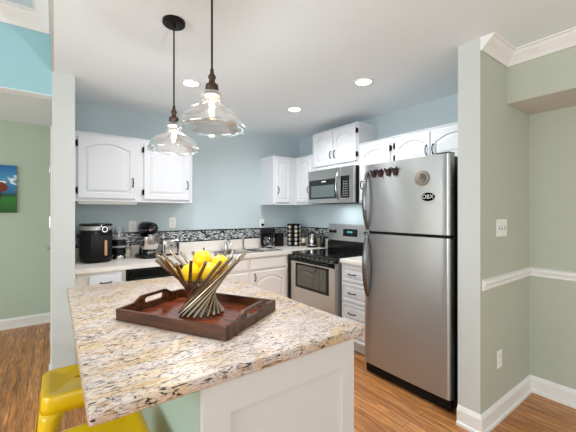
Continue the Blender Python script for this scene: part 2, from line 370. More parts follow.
# hall door seen edge-on
dr = B(); box(dr, -0.020, -0.0115, 3.66, 4.42, 0.01, 2.10, 0.002)
d1 = struct('door_1', dr, TRIM)
b = B(); box(b, -0.024, -0.0105, 3.58, 3.65, 0, 2.17, 0.002); box(b, -0.024, -0.0105, 4.43, 4.50, 0, 2.17, 0.002); box(b, -0.024, -0.0105, 3.651, 4.429, 2.11, 2.17, 0.002)
struct('door_frame', b, TRIM, parent=d1)
for z in (0.25, 1.30, 1.80):
    b = B(); lathe(b, [(0.008, z - .05), (0.008, z + .05)], 10, cx=-0.027, cy=3.655); box(b, -0.023, -0.020, 3.66, 3.69, z - .045, z + .045); struct('door_hinge', b, CHR, True, d1)
b = B(); lathe(b, [(0.026, 0), (0.026, .006), (0.010, .01), (0.010, .03), (0.024, .04), (0.028, .055), (0.018, .068), (0, .07)], 20, M=Matrix.Translation((-0.020, 4.34, 1.00)) @ Matrix.Rotation(-PI / 2, 4, 'Y') @ Matrix.Scale(0.55, 4, (0, 0, 1)))
struct('door_knob', b, CHR, True, d1)

# ================================================================== downlights and pendants
DL = [('round recessed downlight in the ceiling, nearest the two glass pendants', 0.936, 2.668), ('round recessed downlight in the ceiling near the corner above the small wall cabinets', 2.055, 2.691), ('round recessed downlight in the ceiling in front of the cabinets over the fridge', 2.089, 1.785)]
for k, (lb, x, y) in enumerate(DL):
    t = thing('recessed_light', lb, 'ceiling light', (x, y, ZC), 0, 'recessed ceiling lights')
    b = B(); lathe(b, [(0.060, -0.001), (0.062, -0.006), (0.082, -0.004), (0.084, 0.0), (0.060, 0.0)], 32, caps=False); obj('trim_ring', b, TRIM, t, True)
    b = B(); lathe(b, [(0, -0.0015), (0.061, -0.0015), (0.061, -0.0005), (0, -0.0005)], 32); obj('diffuser', b, LEDM, t)
    l = bpy.data.lights.new('downlight_lamp', 'SPOT'); l.energy = 50; l.spot_size = math.radians(168); l.spot_blend = 0.9; l.shadow_soft_size = 0.09; l.color = (0.97, 0.98, 1.0)
    lo = bpy.data.objects.new('downlight_lamp', l); C.objects.link(lo); lo.location = (x, y, ZC - 0.012)

def pendant(lb, x, y):
    t = thing('pendant_lamp', lb, 'pendant lamp', (x, y, ZC), 0, 'clear glass pendants over the island')
    b = B(); lathe(b, [(0, 0), (0.062, 0), (0.062, -0.018), (0.056, -0.024), (0.012, -0.026), (0.008, -0.04), (0, -0.04)], 32); obj('canopy', b, BRZ, t, True)
    b = B(); tube(b, [(0, 0, -0.03), (0, 0, -0.50)], 0.0045, 8); obj('cord', b, BRZ, t, True)
    b = B(); lathe(b, [(0, -0.485), (0.007, -0.485), (0.009, -0.505), (0.016, -0.515), (0.017, -0.522), (0.012, -0.53), (0.014, -0.545), (0.026, -0.552), (0.028, -0.572), (0.024, -0.578),
                       (0.031, -0.585), (0.036, -0.592), (0.037, -0.600), (0.0, -0.600)], 28); obj('socket', b, BRN, t, True)
    P = [(0.037, -0.583), (0.041, -0.588), (0.042, -0.612), (0.043, -0.630), (0.048, -0.635), (0.045, -0.640), (0.060, -0.648), (0.085, -0.658), (0.105, -0.670), (0.120, -0.686), (0.130, -0.705), (0.134, -0.720), (0.140, -0.726), (0.141, -0.736), (0.137, -0.741)]
    inner = [(max(r - 0.0025, 0.001), z - 0.001) for r, z in P][::-1]
    b = B(); lathe(b, P + inner + [P[0]], 48, caps=False); obj('glass_shade', b, GLASS, t, True, angle=70)
    b = B(); lathe(b, [(0.0, -0.600), (0.013, -0.600), (0.015, -0.615), (0.020, -0.640), (0.021, -0.668), (0.015, -0.690), (0.0, -0.698)], 20); bl = obj('bulb', b, GLASS, t, True)
    b = B()
    pts = []
    for k in range(9):
        a = 2 * PI * k / 8; rr = 0.009
        pts += [(rr * math.cos(a), rr * math.sin(a), -0.622 if k % 2 == 0 else -0.676)]
    tube(b, pts, 0.0022, 6); obj('filament', b, FIL, bl, True)
    l = bpy.data.lights.new('pendant_bulb_lamp', 'POINT'); l.energy = 24; l.shadow_soft_size = 0.011; l.color = (0.96, 0.97, 1.0)
    lo = bpy.data.objects.new('pendant_bulb_lamp', l); C.objects.link(lo); lo.location = (x, y, ZC - 0.65)
pendant('clear glass dome pendant lamp hanging nearer and larger, cord cut by the photo top', 0.541, 1.285)
pendant('clear glass dome pendant lamp with its round black canopy in view, behind the nearer one', 0.554, 1.86)

# ================================================================== cabinet pieces
def arch_z(s, rise):
    s = abs(s)
    if s > 0.9: return 0.0
    return rise * (1 - (s / 0.9) ** 2)
def door_panel(bm, x0, x1, z0, z1, y=0.0, t=0.02, rise=0.045, m=0.052):
    """front face at y-t, back at y; raised panel with an arched top"""
    yf = y - t
    def loop(ins, depth):
        px0, px1, pz0, pz1 = x0 + m + ins, x1 - m - ins, z0 + m + ins, z1 - m - ins - rise
        pts = [(px0, pz0), (px1, pz0)]
        n = 20 if rise > 0 else 1
        for k in range(n + 1):
            s = 1 - 2 * k / n
            pts.append(((px0 + px1) / 2 + s * (px1 - px0) / 2, pz1 + (arch_z(s, rise) if rise > 0 else 0)))
        return [bm.verts.new((u, yf + depth, v)) for u, v in pts]
    c = 0.004
    R0 = [bm.verts.new(p) for p in ((x0 + c, yf, z0 + c), (x1 - c, yf, z0 + c), (x1 - c, yf, z1 - c), (x0 + c, yf, z1 - c))]
    R1 = [bm.verts.new(p) for p in ((x0, yf + c, z0), (x1, yf + c, z0), (x1, yf + c, z1), (x0, yf + c, z1))]
    R2 = [bm.verts.new(p) for p in ((x0, y, z0), (x1, y, z0), (x1, y, z1), (x0, y, z1))]
    for A, Bq in ((R0, R1), (R1, R2)):
        for k in range(4): bm.faces.new((A[k], A[(k + 1) % 4], Bq[(k + 1) % 4], Bq[k]))
    bm.faces.new(R2)
    l0 = loop(0, 0); l1 = loop(0.004, 0.010); l2 = loop(0.011, 0.010); l3 = loop(0.032, 0.002)
    n = len(l0)
    es = []
    for L_ in (R0, l0):
        for k in range(len(L_)):
            a, bb = L_[k], L_[(k + 1) % len(L_)]
            e = bm.edges.get((a, bb)) or bm.edges.new((a, bb)); es.append(e)
    bmesh.ops.triangle_fill(bm, use_beauty=True, use_dissolve=False, edges=es, normal=(0, -1, 0))
    for A, Bq in ((l0, l1), (l1, l2), (l2, l3)):
        for k in range(n): bm.faces.new((A[k], A[(k + 1) % n], Bq[(k + 1) % n], Bq[k]))
    bm.faces.new(l3)
def pull(bm, x, z, y, vertical=True, L=0.085):
    pts = []
    for k in range(9):
        s = -1 + 2 * k / 8; q = L / 2 * s; d = 0.024 * (1 - s ** 4) + 0.001
        pts.append((x, y - d, z + q) if vertical else (x + q, y - d, z))
    rad = [0.007, 0.0055, 0.0045, 0.005, 0.006, 0.005, 0.0045, 0.0055, 0.007]
    tube(bm, pts, 0.005, 8, rad, up=(1, 0, 0) if vertical else (0, 0, 1))
def hinge(bm, x, z, y, s):
    box(bm, min(x, x + s * 0.014), max(x, x + s * 0.014), y - 0.0225, y - 0.001, z - 0.024, z + 0.024, 0.002, 1)
    lathe(bm, [(0, z - .034), (0.005, z - .030), (0.006, z - .022), (0.006, z + .022), (0.005, z + .030), (0, z + .034)], 8, cx=x, cy=y - 0.022)

def wall_cab(lb, loc, rotz, W, H, D, doors, ftop=0.03, fbot=0.03, group=None, rise=0.045, mm=0.052, dust=False):
    """origin bottom-left-front. doors: (x0,x1,handle 'L'/'R', hinges 'L'/'R'/None)"""
    t = thing('wall_cabinet', lb, 'wall cabinet', loc, rotz, group)
    b = B(); box(b, 0, W, 0, D, 0, H, 0.0015, 1); box(b, -0.004, W + 0.0, -0.008, D, H, H + 0.012, 0.002, 1); obj('cabinet_box', b, CAB, t)
    for x0, x1, hd, hg in doors:
        b = B(); door_panel(b, x0, x1, fbot, H - ftop, -0.0005, 0.019, rise, mm); d = obj('door', b, CAB, t)
        b = B(); hx = x0 + (0.028 if mm > .04 else .02) if hd == 'L' else x1 - (0.028 if mm > .04 else .02)
        hz = fbot + 0.16 if H > 0.5 else (fbot + 0.115 if H > 0.4 else fbot + 0.10)
        pull(b, hx, hz, -0.0195); obj('handle', b, HNDL, d, True)
        if hg:
            for z in (fbot + 0.07, H - ftop - 0.07):
                b = B(); hinge(b, x0 - 0.003 if hg == 'L' else x1 + 0.003, z, -0.0005, -1 if hg == 'L' else 1); obj('hinge', b, HNDL, d, True)
    return t
ZU, HU, DU = 1.49, 0.628, 0.322
YF = YA - DU
wall_cab('white wall cabinet with an arched door, next to the pale wall, above the air fryer', (0.1385, YF, ZU), 0, 0.567, HU, DU - .001, [(0.036, 0.520, 'R', 'L')], group='white upper cabinets')
wall_cab('white wall cabinet with one arched door above the toaster, ending at the open wall', (0.7055, YF, ZU), 0, 0.530, HU, DU - .001, [(0.028, 0.495, 'R', 'L')], group='white upper cabinets')
wall_cab('small white wall cabinet on the sink wall in the corner, above the coffee maker', (2.305, YF, ZU), 0, XB - 2.305 - .001, HU, DU - .001, [(0.045, 0.265, 'L', None)], group='white upper cabinets', mm=0.035, rise=0.03)
wall_cab('narrow white wall cabinet between the corner and the microwave', (XB - DU, YF - .003, ZU), RB, 0.355, HU, DU - .001, [(0.045, 0.32, 'R', None)], group='white upper cabinets', mm=0.035, rise=0.03)
wall_cab('raised white wall cabinet with two arched doors directly above the microwave', (XB - DU - .002, 3.108, 1.902), RB, 0.758, 0.464, DU, [(0.016, 0.374, 'R', None), (0.382, 0.738, 'L', 'R')], 0.016, 0.052, 'white upper cabinets')
wall_cab('white wall cabinet right of the microwave, its lower part hidden by the fridge', (XB - DU, 2.346, ZU), RB, 0.430, HU, DU - .001, [(0.030, 0.405, 'L', 'R')], group='white upper cabinets')
wall_cab('low white wall cabinet with two arched doors right above the fridge', (XB - DU, 1.912, 1.818), RB, 0.860, ZU + HU - 1.818, DU - .001, [(0.030, 0.384, 'R', 'L'), (0.392, 0.80, 'L', None)], 0.02, 0.02, 'white upper cabinets', rise=0.045, mm=0.045)
# light bar below the first cabinet
t = thing('under_cabinet_light', 'long white light bar fixed under the first wall cabinet over the air fryer', 'light fixture', (0.18, YF + 0.03, ZU))
b = B(); box(b, 0, 0.50, 0, 0.07, -0.022, -0.0005, 0.004); obj('housing', b, PLT, t)
b = B(); box(b, 0.03, 0.47, 0.01, 0.06, -0.026, -0.0215, 0.002); obj('lens', b, CAB, t)

# ---- base cabinets on the sink wall (front frames at y=3.19)
YB = 3.19
def kick(bm, W, D, H=0.10): box(bm, 0.0, W, 0.06, D, 0, H)
t = thing('base_cabinet', 'cream base cabinet with one white drawer beside the dishwasher, under the air fryer', 'base cabinet', (0.1385, YB, 0))
b = B(); box(b, 0, 0.385, 0, 0.605, 0.10, 0.875, 0.0015, 1); kick(b, 0.385, 0.605); obj('cabinet_box', b, CABC, t)
b = B(); box(b, 0.10, 0.352, -0.02, -0.0005, 0.71, 0.848, 0.005); d = obj('drawer', b, CAB, t)
b = B(); pull(b, 0.226, 0.78, -0.02, False); obj('handle', b, HNDL, d, True)
b = B(); door_panel(b, 0.10, 0.352, 0.13, 0.685, -0.0005, 0.019, 0.03, 0.04); d = obj('door', b, CAB, t)
b = B(); pull(b, 0.32, 0.59, -0.0195); obj('handle', b, HNDL, d, True)
# dishwasher
t = thing('dishwasher', 'black dishwasher built in under the counter left of the sink cabinet', 'dishwasher', (0.5265, YB, 0))
b = B(); box(b, 0.002, 0.606, 0, 0.58, 0.10, 0.872); box(b, 0.01, 0.596, 0.06, 0.5, 0.0, 0.10); obj('tub_body', b, BLKM, t)
b = B(); box(b, 0.004, 0.604, -0.028, -0.001, 0.12, 0.735, 0.006); d = obj('door', b, BLK, t)
b = B(); box(b, 0.004, 0.604, -0.035, -0.001, 0.745, 0.868, 0.008); cp = obj('control_panel', b, BLK, t)
b = B(); box(b, 0.06, 0.545, -0.058, -0.0355, 0.775, 0.795, 0.008); obj('handle', b, BLKM, cp)
for k in range(5):
    b = B(); box(b, 0.36 + k * .035, 0.382 + k * .035, -0.0365, -0.0352, 0.825, 0.837); obj('button', b, GRY, cp)
# sink base
t = thing('sink_cabinet', 'off-white base cabinet under the sink with arched doors and plain false drawer fronts', 'base cabinet', (1.136, YB, 0))
W = 2.330 - 1.136
b = B(); box(b, 0, W, 0, 0.605, 0.10, 0.72, 0.0015, 1); box(b, 0, W, 0, 0.02, 0.72, 0.875); box(b, 0, .018, .02, .605, .72, .875); box(b, W - .018, W, .02, .605, .72, .875); kick(b, W, 0.605); obj('cabinet_box', b, CABC, t)
for x0, x1 in ((0.04, 0.63), (0.665, W - 0.03)):
    b = B(); box(b, x0, x1, -0.019, -0.0005, 0.735, 0.852, 0.006); obj('false_front', b, CABC, t)
for x0, x1, s in ((0.04, 0.335, 1), (0.34, 0.63, -1), (0.685, W - 0.03, -1)):
    b = B(); door_panel(b, x0, x1, 0.13, 0.705, -0.0005, 0.019, 0.06, 0.05); d = obj('door', b, CABC, t)
    b = B(); pull(b, x1 - .03 if s == 1 else x0 + .03, 0.645, -0.0195, True, 0.08); obj('handle', b, HNDL, d, True)
# drawer base between range and fridge
t = thing('drawer_cabinet', 'white base cabinet with a stack of drawers between range and fridge', 'drawer cabinet', (XB - 0.610, 2.326, 0), RB)
Wd = 0.440
b = B(); box(b, 0, Wd, 0, 0.605, 0.10, 0.875, 0.0015, 1); kick(b, Wd, 0.605); obj('cabinet_box', b, CAB, t)
for z0, z1 in ((0.700, 0.850), (0.500, 0.680), (0.300, 0.480), (0.120, 0.280)):
    b = B(); door_panel(b, 0.020, Wd - 0.02, z0, z1, -0.0005, 0.019, 0, 0.022); d = obj('drawer', b, CAB, t)
    b = B(); pull(b, 0.16, (z0 + z1) / 2, -0.0195, False, 0.095); obj('handle', b, HNDL, d, True)

# ---- worktops
SX0, SX1, SY0, SY1 = 1.50, 2.30, 3.262, 3.66
b = B()
xs = [0.1385, SX0 + .012, SX1 - .012, XB - .001]; ys = [YA - 0.64, SY0 + .012, SY1 - .012, YA - .0005]
for i in range(3):
    for j in range(3):
        if i == 1 and j == 1: continue
        box(b, xs[i], xs[i + 1], ys[j], ys[j + 1], 0.877, 0.915)
bmesh.ops.remove_doubles(b, verts=b.verts[:], dist=1e-5)
dup = [f for f in b.faces if sum(1 for g in f.edges[0].link_faces if set(g.verts) == set(f.verts)) > 1]
bmesh.ops.delete(b, geom=dup, context='FACES')
t = obj('worktop', b, LAM); tag(t, 'long cream laminate worktop with the sink in it, running to the corner', 'worktop')
b = B(); box(b, 0.1385, XB - .03, YA - 0.019, YA - .010, 0.9155, 1.0345, 0.002, 1); obj('backsplash', b, LAM, t)
b = B(); box(b, XB - 0.019, XB - .010, 3.11, YA - 0.02, 0.9155, 1.0345, 0.002, 1); obj('backsplash', b, LAM, t)
b = B(); box(b, XB - 0.64, XB - .001, 1.888, 2.326, 0.877, 0.915, 0.005)
t = obj('worktop', b, LAM); tag(t, 'short cream laminate worktop piece between range and fridge', 'worktop')
b = B(); box(b, XB - 0.019, XB - .010, 1.89, 2.326, 0.9155, 1.0345, 0.002, 1); obj('backsplash', b, LAM, t)

# ---- sink
t = thing('kitchen_sink', 'stainless steel double bowl sink set in the cream worktop', 'sink', (SX0, SY0, 0.9155))
W, D = SX1 - SX0, SY1 - SY0
b = B()
def rect(x0, x1, y0, y1, z): return [b.verts.new(p) for p in ((x0, y0, z), (x1, y0, z), (x1, y1, z), (x0, y1, z))]
xs = [0, 0.035, W / 2 - 0.015, W / 2 + 0.015, W - 0.035, W]; ys = [0, 0.03, D - 0.075, D]
for i in range(5):
    for j in range(3):
        if j == 1 and i in (1, 3): continue
        q = [b.verts.new(p) for p in ((xs[i], ys[j], 0.006), (xs[i + 1], ys[j], 0.006), (xs[i + 1], ys[j + 1], 0.006), (xs[i], ys[j + 1], 0.006))]; b.faces.new(q)
q0 = rect(0, W, 0, D, 0.006); q1 = rect(-0.006, W + .006, -0.006, D + .006, 0.0005)
for k in range(4): b.faces.new((q0[k], q0[(k + 1) % 4], q1[(k + 1) % 4], q1[k]))
bmesh.ops.remove_doubles(b, verts=b.verts[:], dist=1e-5)
obj('rim', b, STLP, t)
for i in (1, 3):
    b = B(); r0 = rect(xs[i], xs[i + 1], ys[1], ys[2], 0.006); r1 = rect(xs[i] + .012, xs[i + 1] - .012, ys[1] + .012, ys[2] - .012, -0.14); r2 = rect(xs[i] + .05, xs[i + 1] - .05, ys[1] + .05, ys[2] - .05, -0.155)
    for A, Q in ((r0, r1), (r1, r2)):
        for k in range(4): b.faces.new((A[k], A[(k + 1) % 4], Q[(k + 1) % 4], Q[k]))
    b.faces.new(r2); bw = obj('basin', b, STLP, t)
    b = B(); lathe(b, [(0, 0), (0.04, 0), (0.044, 0.003), (0.03, 0.001), (0, 0.001)], 20, cx=(xs[i] + xs[i + 1]) / 2, cy=D / 2 - .02); o = obj('drain', b, CHR, bw, True); o.location.z = -0.154
# faucet
t = thing('faucet', 'chrome faucet with low arched spout behind the sink', 'faucet', (1.745, 3.70, 0.9225))
b = B(); box(b, -0.07, 0.07, -0.028, 0.028, -0.0065, 0.008, 0.006); obj('base_plate', b, CHR, t)
b = B(); lathe(b, [(0.022, 0.008), (0.020, 0.05), (0.018, 0.11), (0.020, 0.125), (0.012, 0.145), (0, 0.148)], 20); obj('body', b, CHR, t, True)
b = B(); tube(b, [(0, 0, 0.06), (-0.01, -0.05, 0.105), (-0.02, -0.11, 0.125), (-0.03, -0.17, 0.115), (-0.035, -0.20, 0.085), (-0.036, -0.205, 0.06)], 0.011, 12); obj('spout', b, CHR, t, True)
b = B(); tube(b, [(0, 0, 0.14), (0.02, 0.01, 0.155), (0.06, 0.015, 0.17)], 0.006, 8); obj('lever_handle', b, CHR, t, True)
t = thing('sink_sprayer', 'slim chrome side sprayer standing right of the faucet', 'sprayer', (1.985, 3.70, 0.9225))
b = B(); lathe(b, [(0, -0.0065), (0.024, -0.0065), (0.024, 0.004), (0.016, 0.012), (0.013, 0.04), (0, 0.04)], 20); obj('base', b, CHR, t, True)
b = B(); lathe(b, [(0, 0.038), (0.011, 0.038), (0.012, 0.09), (0.017, 0.125), (0.016, 0.145), (0, 0.15)], 20); obj('spray_head', b, CHR, t, True)

# ================================================================== range
t = thing('kitchen_range', 'freestanding stainless steel electric range with black glass cooktop and oven window', 'range', (2.335, 3.095, 0), RB)
W = 0.756
b = B(); box(b, 0.004, W - .004, 0.02, 0.65, 0.03, 0.895); 
for x in (0.05, W - 0.05):
    for y in (0.08, 0.58): lathe(b, [(0.02, 0), (0.02, 0.035)], 12, cx=x, cy=y)
obj('body', b, mat('range_side', (0.62, 0.62, 0.63), 0.35, 0.6), t)
b = B(); box(b, 0.0, W, -0.015, 0.60, 0.893, 0.917, 0.008); ct = obj('cooktop', b, DARKG, t)
RING = mat('burner_print', (0.24, 0.24, 0.25), 0.2)
for x, y, r in ((0.20, 0.16, 0.105), (0.56, 0.16, 0.085), (0.20, 0.43, 0.08), (0.56, 0.43, 0.105)):
    b = B(); lathe(b, [(r, 0.9171), (r, 0.9178), (r + .004, 0.9178), (r + .004, 0.9171)], 40, cx=x, cy=y, caps=False); obj('burner', b, RING, ct)
b = B(); box(b, 0.0, W, -0.008, 0.019, 0.862, 0.8925, 0.004); vt = obj('vent_strip', b, BLK, t)
for k in range(9):
    b = B(); x = 0.06 + k * 0.076; box(b, x, x + 0.030, -0.0095, -0.0075, 0.872, 0.878, 0.0); obj('vent_slot', b, STLP, vt)
b = B(); box(b, 0.006, W - .006, -0.028, 0.019, 0.235, 0.860, 0.006); od = obj('oven_door', b, STL, t)
b = B(); box(b, 0.095, W - 0.095, -0.0305, -0.0275, 0.515, 0.800, 0.001); wf = obj('window', b, BLK, od, label='black framed oven window')
b = B(); box(b, 0.135, W - 0.135, -0.0315, -0.0304, 0.545, 0.778, 0.0005); obj('pane', b, mat('oven_glass', (0.15, 0.17, 0.11), 0.02, spec=1.0, coat=1.0), wf)  # green reflection of the room put into the pane's base colour
b = B()
box(b, 0.008, W - .008, -0.0305, -0.0275, 0.812, 0.858, 0.001); obj('black_top_band', b, BLK, od)
b = B()
pts = [(0.045, -0.0305, 0.832), (0.05, -0.06, 0.836)] + [(0.05 + (W - 0.10) * k / 8, -0.072, 0.838) for k in range(9)] + [(W - .05, -0.06, 0.836), (W - .045, -0.0305, 0.832)]
tube(b, pts, 0.013, 10); obj('handle', b, BLKM, od, True)
b = B(); box(b, 0.006, W - .006, -0.026, 0.019, 0.045, 0.225, 0.006); obj('storage_drawer', b, STL, t)
# backguard: slanted face
b = B(); prism(b, [(0.575, 0.9175), (0.650, 0.9175), (0.650, 1.228), (0.620, 1.233), (0.602, 1.220), (0.590, 1.03), (0.575, 1.00)], 'x', 0.002, W - .002); bgd = obj('backguard', b, BLK, t)
b = B(); prism(b, [(0.584, 1.035), (0.591, 1.035), (0.603, 1.224), (0.622, 1.235), (0.62, 1.240), (0.595, 1.228)], 'x', 0.0, W); cp = obj('control_panel', b, STL, bgd)
for x in (0.055, 0.125, W - 0.125, W - 0.055):
    b = B(); lathe(b, [(0, 0.022), (0.012, 0.022), (0.019, 0.016), (0.021, 0), (0, 0)], 20, M=Matrix.Translation((x, 0.588, 1.145)) @ Matrix.Rotation(PI / 2 + 0.06, 4, 'X')); obj('knob', b, BLKM, t, True)
b = B(); M = Matrix.Translation((0, 0.590, 1.138)) @ Matrix.Rotation(-0.062, 4, 'X'); box(b, 0.27, 0.50, -0.005, -0.001, -0.045, 0.045, 0.001, 1, M); dp = obj('display', b, BLK, t)
for k in range(4):
    b = B(); x = 0.345 + k * 0.022; box(b, x, x + .012, -0.0058, -0.0049, -0.002, 0.018, 0, 1, M); obj('digit', b, DISP, dp)

# ================================================================== microwave
t = thing('microwave', 'stainless over-the-range microwave with black door window and curved handle', 'microwave', (2.599, 3.104, 1.494), RB)
W, H = 0.753, 0.401
b = B(); box(b, 0, W, 0.03, 0.385, 0.0, H + .004, 0.003); obj('body', b, BLKM, t)
b = B(); box(b, 0, W, 0.0, 0.0295, 0.002, 0.078, 0.003); obj('lower_trim', b, STL, t) if False else b.free()
b = B(); box(b, 0, 0.560, -0.012, 0.0295, 0.002, H + .002, 0.004); md = obj('door', b, STL, t)
b = B(); box(b, 0.022, 0.500, -0.0145, -0.0115, 0.055, 0.285, 0.001); wn = obj('window', b, DARKG, md, label='black glass window')
b = B(); box(b, 0.06, 0.470, -0.0152, -0.0144, 0.075, 0.215, 0.0003); obj('screen', b, mat('mesh_screen', (0.36, 0.41, 0.41), 0.12, spec=0.9), wn)
b = B(); box(b, 0.561, W, -0.010, 0.0295, 0.002, H + .002, 0.004); pn = obj('control_panel', b, STL, t)
b = B(); box(b, 0.563, W - .062, -0.0125, -0.0095, 0.055, 0.300, 0.001); kp = obj('keypad', b, DARKG, pn)
for r in range(7):
    for c_ in range(3):
        b = B(); x = 0.603 + c_ * 0.026; z = 0.075 + r * 0.026; box(b, x, x + .014, -0.0132, -0.0124, z, z + .009); obj('key', b, GRY, kp)
b = B()
pts = [(0.540, -0.012 - 0.045 * math.sin(PI * k / 12) ** 0.6 if 0 < k < 12 else -0.012, 0.035 + (H - 0.08) * k / 12) for k in range(13)]
tube(b, pts, 0.013, 12, flat=0.7, up=(1, 0, 0)); obj('handle', b, STLP, md, True)
def text(name, s, size, M, m, parent, ext=0.0004):
    cu = bpy.data.curves.new(name, 'FONT'); cu.body = s; cu.size = size; cu.extrude = ext; cu.align_x = 'CENTER'; cu.align_y = 'CENTER'
    o = bpy.data.objects.new('tmp_text', cu); C.objects.link(o)
    dg = bpy.context.evaluated_depsgraph_get(); me = bpy.data.meshes.new_from_object(o.evaluated_get(dg))
    bpy.data.objects.remove(o); me.materials.clear(); me.materials.append(m); me.transform(M)
    q = bpy.data.objects.new(name, me); C.objects.link(q); q.parent = parent
    return q
LT = mat('print_white', (0.88, 0.88, 0.88), 0.5)
l = bpy.data.lights.new('microwave_task_lamp', 'AREA'); l.shape = 'RECTANGLE'; l.size = 0.3; l.size_y = 0.06; l.energy = 1.6; l.color = (0.9, 0.97, 1.0)
lo = bpy.data.objects.new('microwave_task_lamp', l); C.objects.link(lo); lo.location = (2.78, 2.73, 1.49); lo.rotation_euler = (0, 0, PI / 2)
b = B(); box(b, 0.255, 0.325, -0.0152, -0.0144, 0.252, 0.266); obj('maker_badge', b, LT, md, label='small light maker mark')

# ================================================================== fridge
t = thing('refrigerator', 'tall stainless steel top-freezer refrigerator with curved handles', 'refrigerator', (2.180, 1.860, 0), RB)
W = 0.752
b = B(); box(b, 0.006, W - .002, 0.066, 0.735, 0.022, 1.782, 0.006)
obj('body', b, mat('fridge_side_black', (0.03, 0.03, 0.032), 0.4), t)
def fdoor(z0, z1):
    bm = B(); n = 16; poly = []; q = 0.026
    for k in range(n + 1):
        x = q + (W - 2 * q) * k / n; sx_ = 2 * x / W - 1
        poly.append((x, 0.006 * abs(sx_) ** 2.6))
    rt = [(W - q + q * math.sin(a_), 0.005 + q - q * math.cos(a_)) for a_ in (PI / 8, PI / 4, 3 * PI / 8, PI / 2)]
    lf = [(q * 0.5 - q * 0.5 * math.sin(a_), 0.005 + q * .5 - q * .5 * math.cos(a_)) for a_ in (PI / 2, PI / 4)]
    poly = [(0, 0.06)] + lf + poly + rt + [(W, 0.06)]
    prism(bm, poly, 'z', z0, z1)
    return bm
fz = obj('freezer_door', fdoor(1.230, 1.797), STLF, t, True)
fd = obj('fridge_door', fdoor(0.095, 1.207), STLF, t, True)
b = B(); box(b, 0.01, W - .01, 0.0605, 0.0655, 0.09, 1.79); obj('door_gasket', b, RUBB, t)
b = B(); box(b, 0.01, W - .005, 0.022, 0.0655, 0.015, 0.090, 0.004); 
obj('base_grille', b, BLKM, t)
for dd, z0, z1, bowtop in ((fz, 1.245, 1.740, 0), (fd, 0.665, 1.195, 1)):
    b = B(); pts = []
    for k in range(17):
        s = k / 16; z = z0 + (z1 - z0) * s
        q = 0.050 * math.sin(PI * s) ** 0.75 if 0 < k < 16 else 0
        pts.append((0.034 + 0.006 * math.sin(PI * s), 0.006 - q, z))
    rad = [0.010 + 0.004 * math.sin(PI * k / 16) for k in range(17)]
    tube(b, pts, 0.015, 12, rad, flat=1.5, up=(1, 0, 0)); obj('handle', b, STLH, dd, True)
b = B(); box(b, W - .12, W - .02, 0.03, 0.11, 1.798, 1.812, 0.005); obj('hinge_cover', b, BLKM, t)
b = B(); box(b, W - .07, W - .005, 0.03, 0.0655, 1.209, 1.228, 0.002); obj('middle_hinge', b, BLKM, t)
# things on the freezer door: door front surface is x = 2.18 (+ small curve)
def dpos(y):
    s = 2 * (1.860 - y) / W - 1
    return 2.180 + 0.006 * abs(s) ** 2.6
MG = ['first of four small dark clip magnets in a row, next to the freezer handle', 'second small dark clip magnet from the freezer handle', 'third small dark clip magnet from the freezer handle', 'last small dark clip magnet of the row, farthest from the handle']
for k, y in enumerate((1.752, 1.684, 1.604, 1.540)):
    m_ = thing('fridge_magnet', MG[k], 'magnet', (dpos(y) - 0.0015, y, 1.712), RB, 'dark magnets on the freezer door')
    b = B(); prism(b, [(-0.024, 0.026), (0.024, 0.026), (0.019, 0.0), (0.012, -0.030), (-0.012, -0.030), (-0.019, 0.0)], 'y', -0.016, 0.0); bmesh.ops.bevel(b, geom=b.edges[:], offset=0.003, segments=1, affect='EDGES'); obj('clip_body', b, MAROON, m_)
    b = B(); prism(b, [(-0.032, 0.034), (-0.018, 0.034), (-0.004, 0.010), (-0.014, 0.006)], 'y', -0.021, -0.0165); obj('clip_jaw', b, BLKM, m_)
    b = B(); prism(b, [(0.032, 0.034), (0.018, 0.034), (0.004, 0.010), (0.014, 0.006)], 'y', -0.021, -0.0165); obj('clip_jaw', b, BLKM, m_)
t2 = thing('round_magnet', 'round tan magnet with a dark relief on the freezer door', 'magnet', (dpos(1.315) - .002, 1.315, 1.640), RB)
Mr = Matrix.Rotation(PI / 2, 4, 'X')
b = B(); lathe(b, [(0, 0), (0.058, 0), (0.058, 0.004), (0.054, 0.007), (0, 0.006)], 36, M=Mr); obj('disc', b, mat('tan_disc', (0.57, 0.53, 0.48), 0.5, noise=0.35, nscale=60), t2, True)
b = B(); prism(b, [(-0.01, 0.03), (0.022, 0.032), (0.04, 0.01), (0.035, -0.025), (0.01, -0.035), (0.018, -0.005), (-0.012, -0.014), (-0.004, 0.010)], 'y', -0.0095, -0.0065); obj('relief', b, mat('relief_grey', (0.36, 0.34, 0.32), 0.5), t2)
b = B(); prism(b, [(-0.035, -0.02), (-0.008, -0.022), (-0.006, -0.040), (-0.022, -0.044)], 'y', -0.0085, -0.0065); obj('relief', b, mat('relief_grey2', (0.50, 0.46, 0.42), 0.5), t2)
t3 = thing('oval_sticker', 'black oval sticker with white letters on the freezer door', 'sticker', (dpos(1.268) - .002, 1.268, 1.500), RB)
b = B(); vs = lathe(b, [(0, 0), (0.050, 0), (0.050, 0.0015), (0, 0.0015)], 40, M=Matrix.Scale(0.62, 4, (0, 0, 1)) @ Mr); obj('oval', b, mat('sticker_black', (0.02, 0.02, 0.02), 0.9, spec=0.05), t3)
text('lettering', 'OBX', 0.043, Matrix.Translation((0, -0.0022, 0)) @ Mr, LT, t3)

# ================================================================== island
b = B(); box(b, 0.348, 0.992, 0.918, 2.385, 0.0, 0.879)
isl = obj('island_cabinet', b, ISLG); tag(isl, 'kitchen island cabinet with white panelled end and pale green side under the granite', 'island')
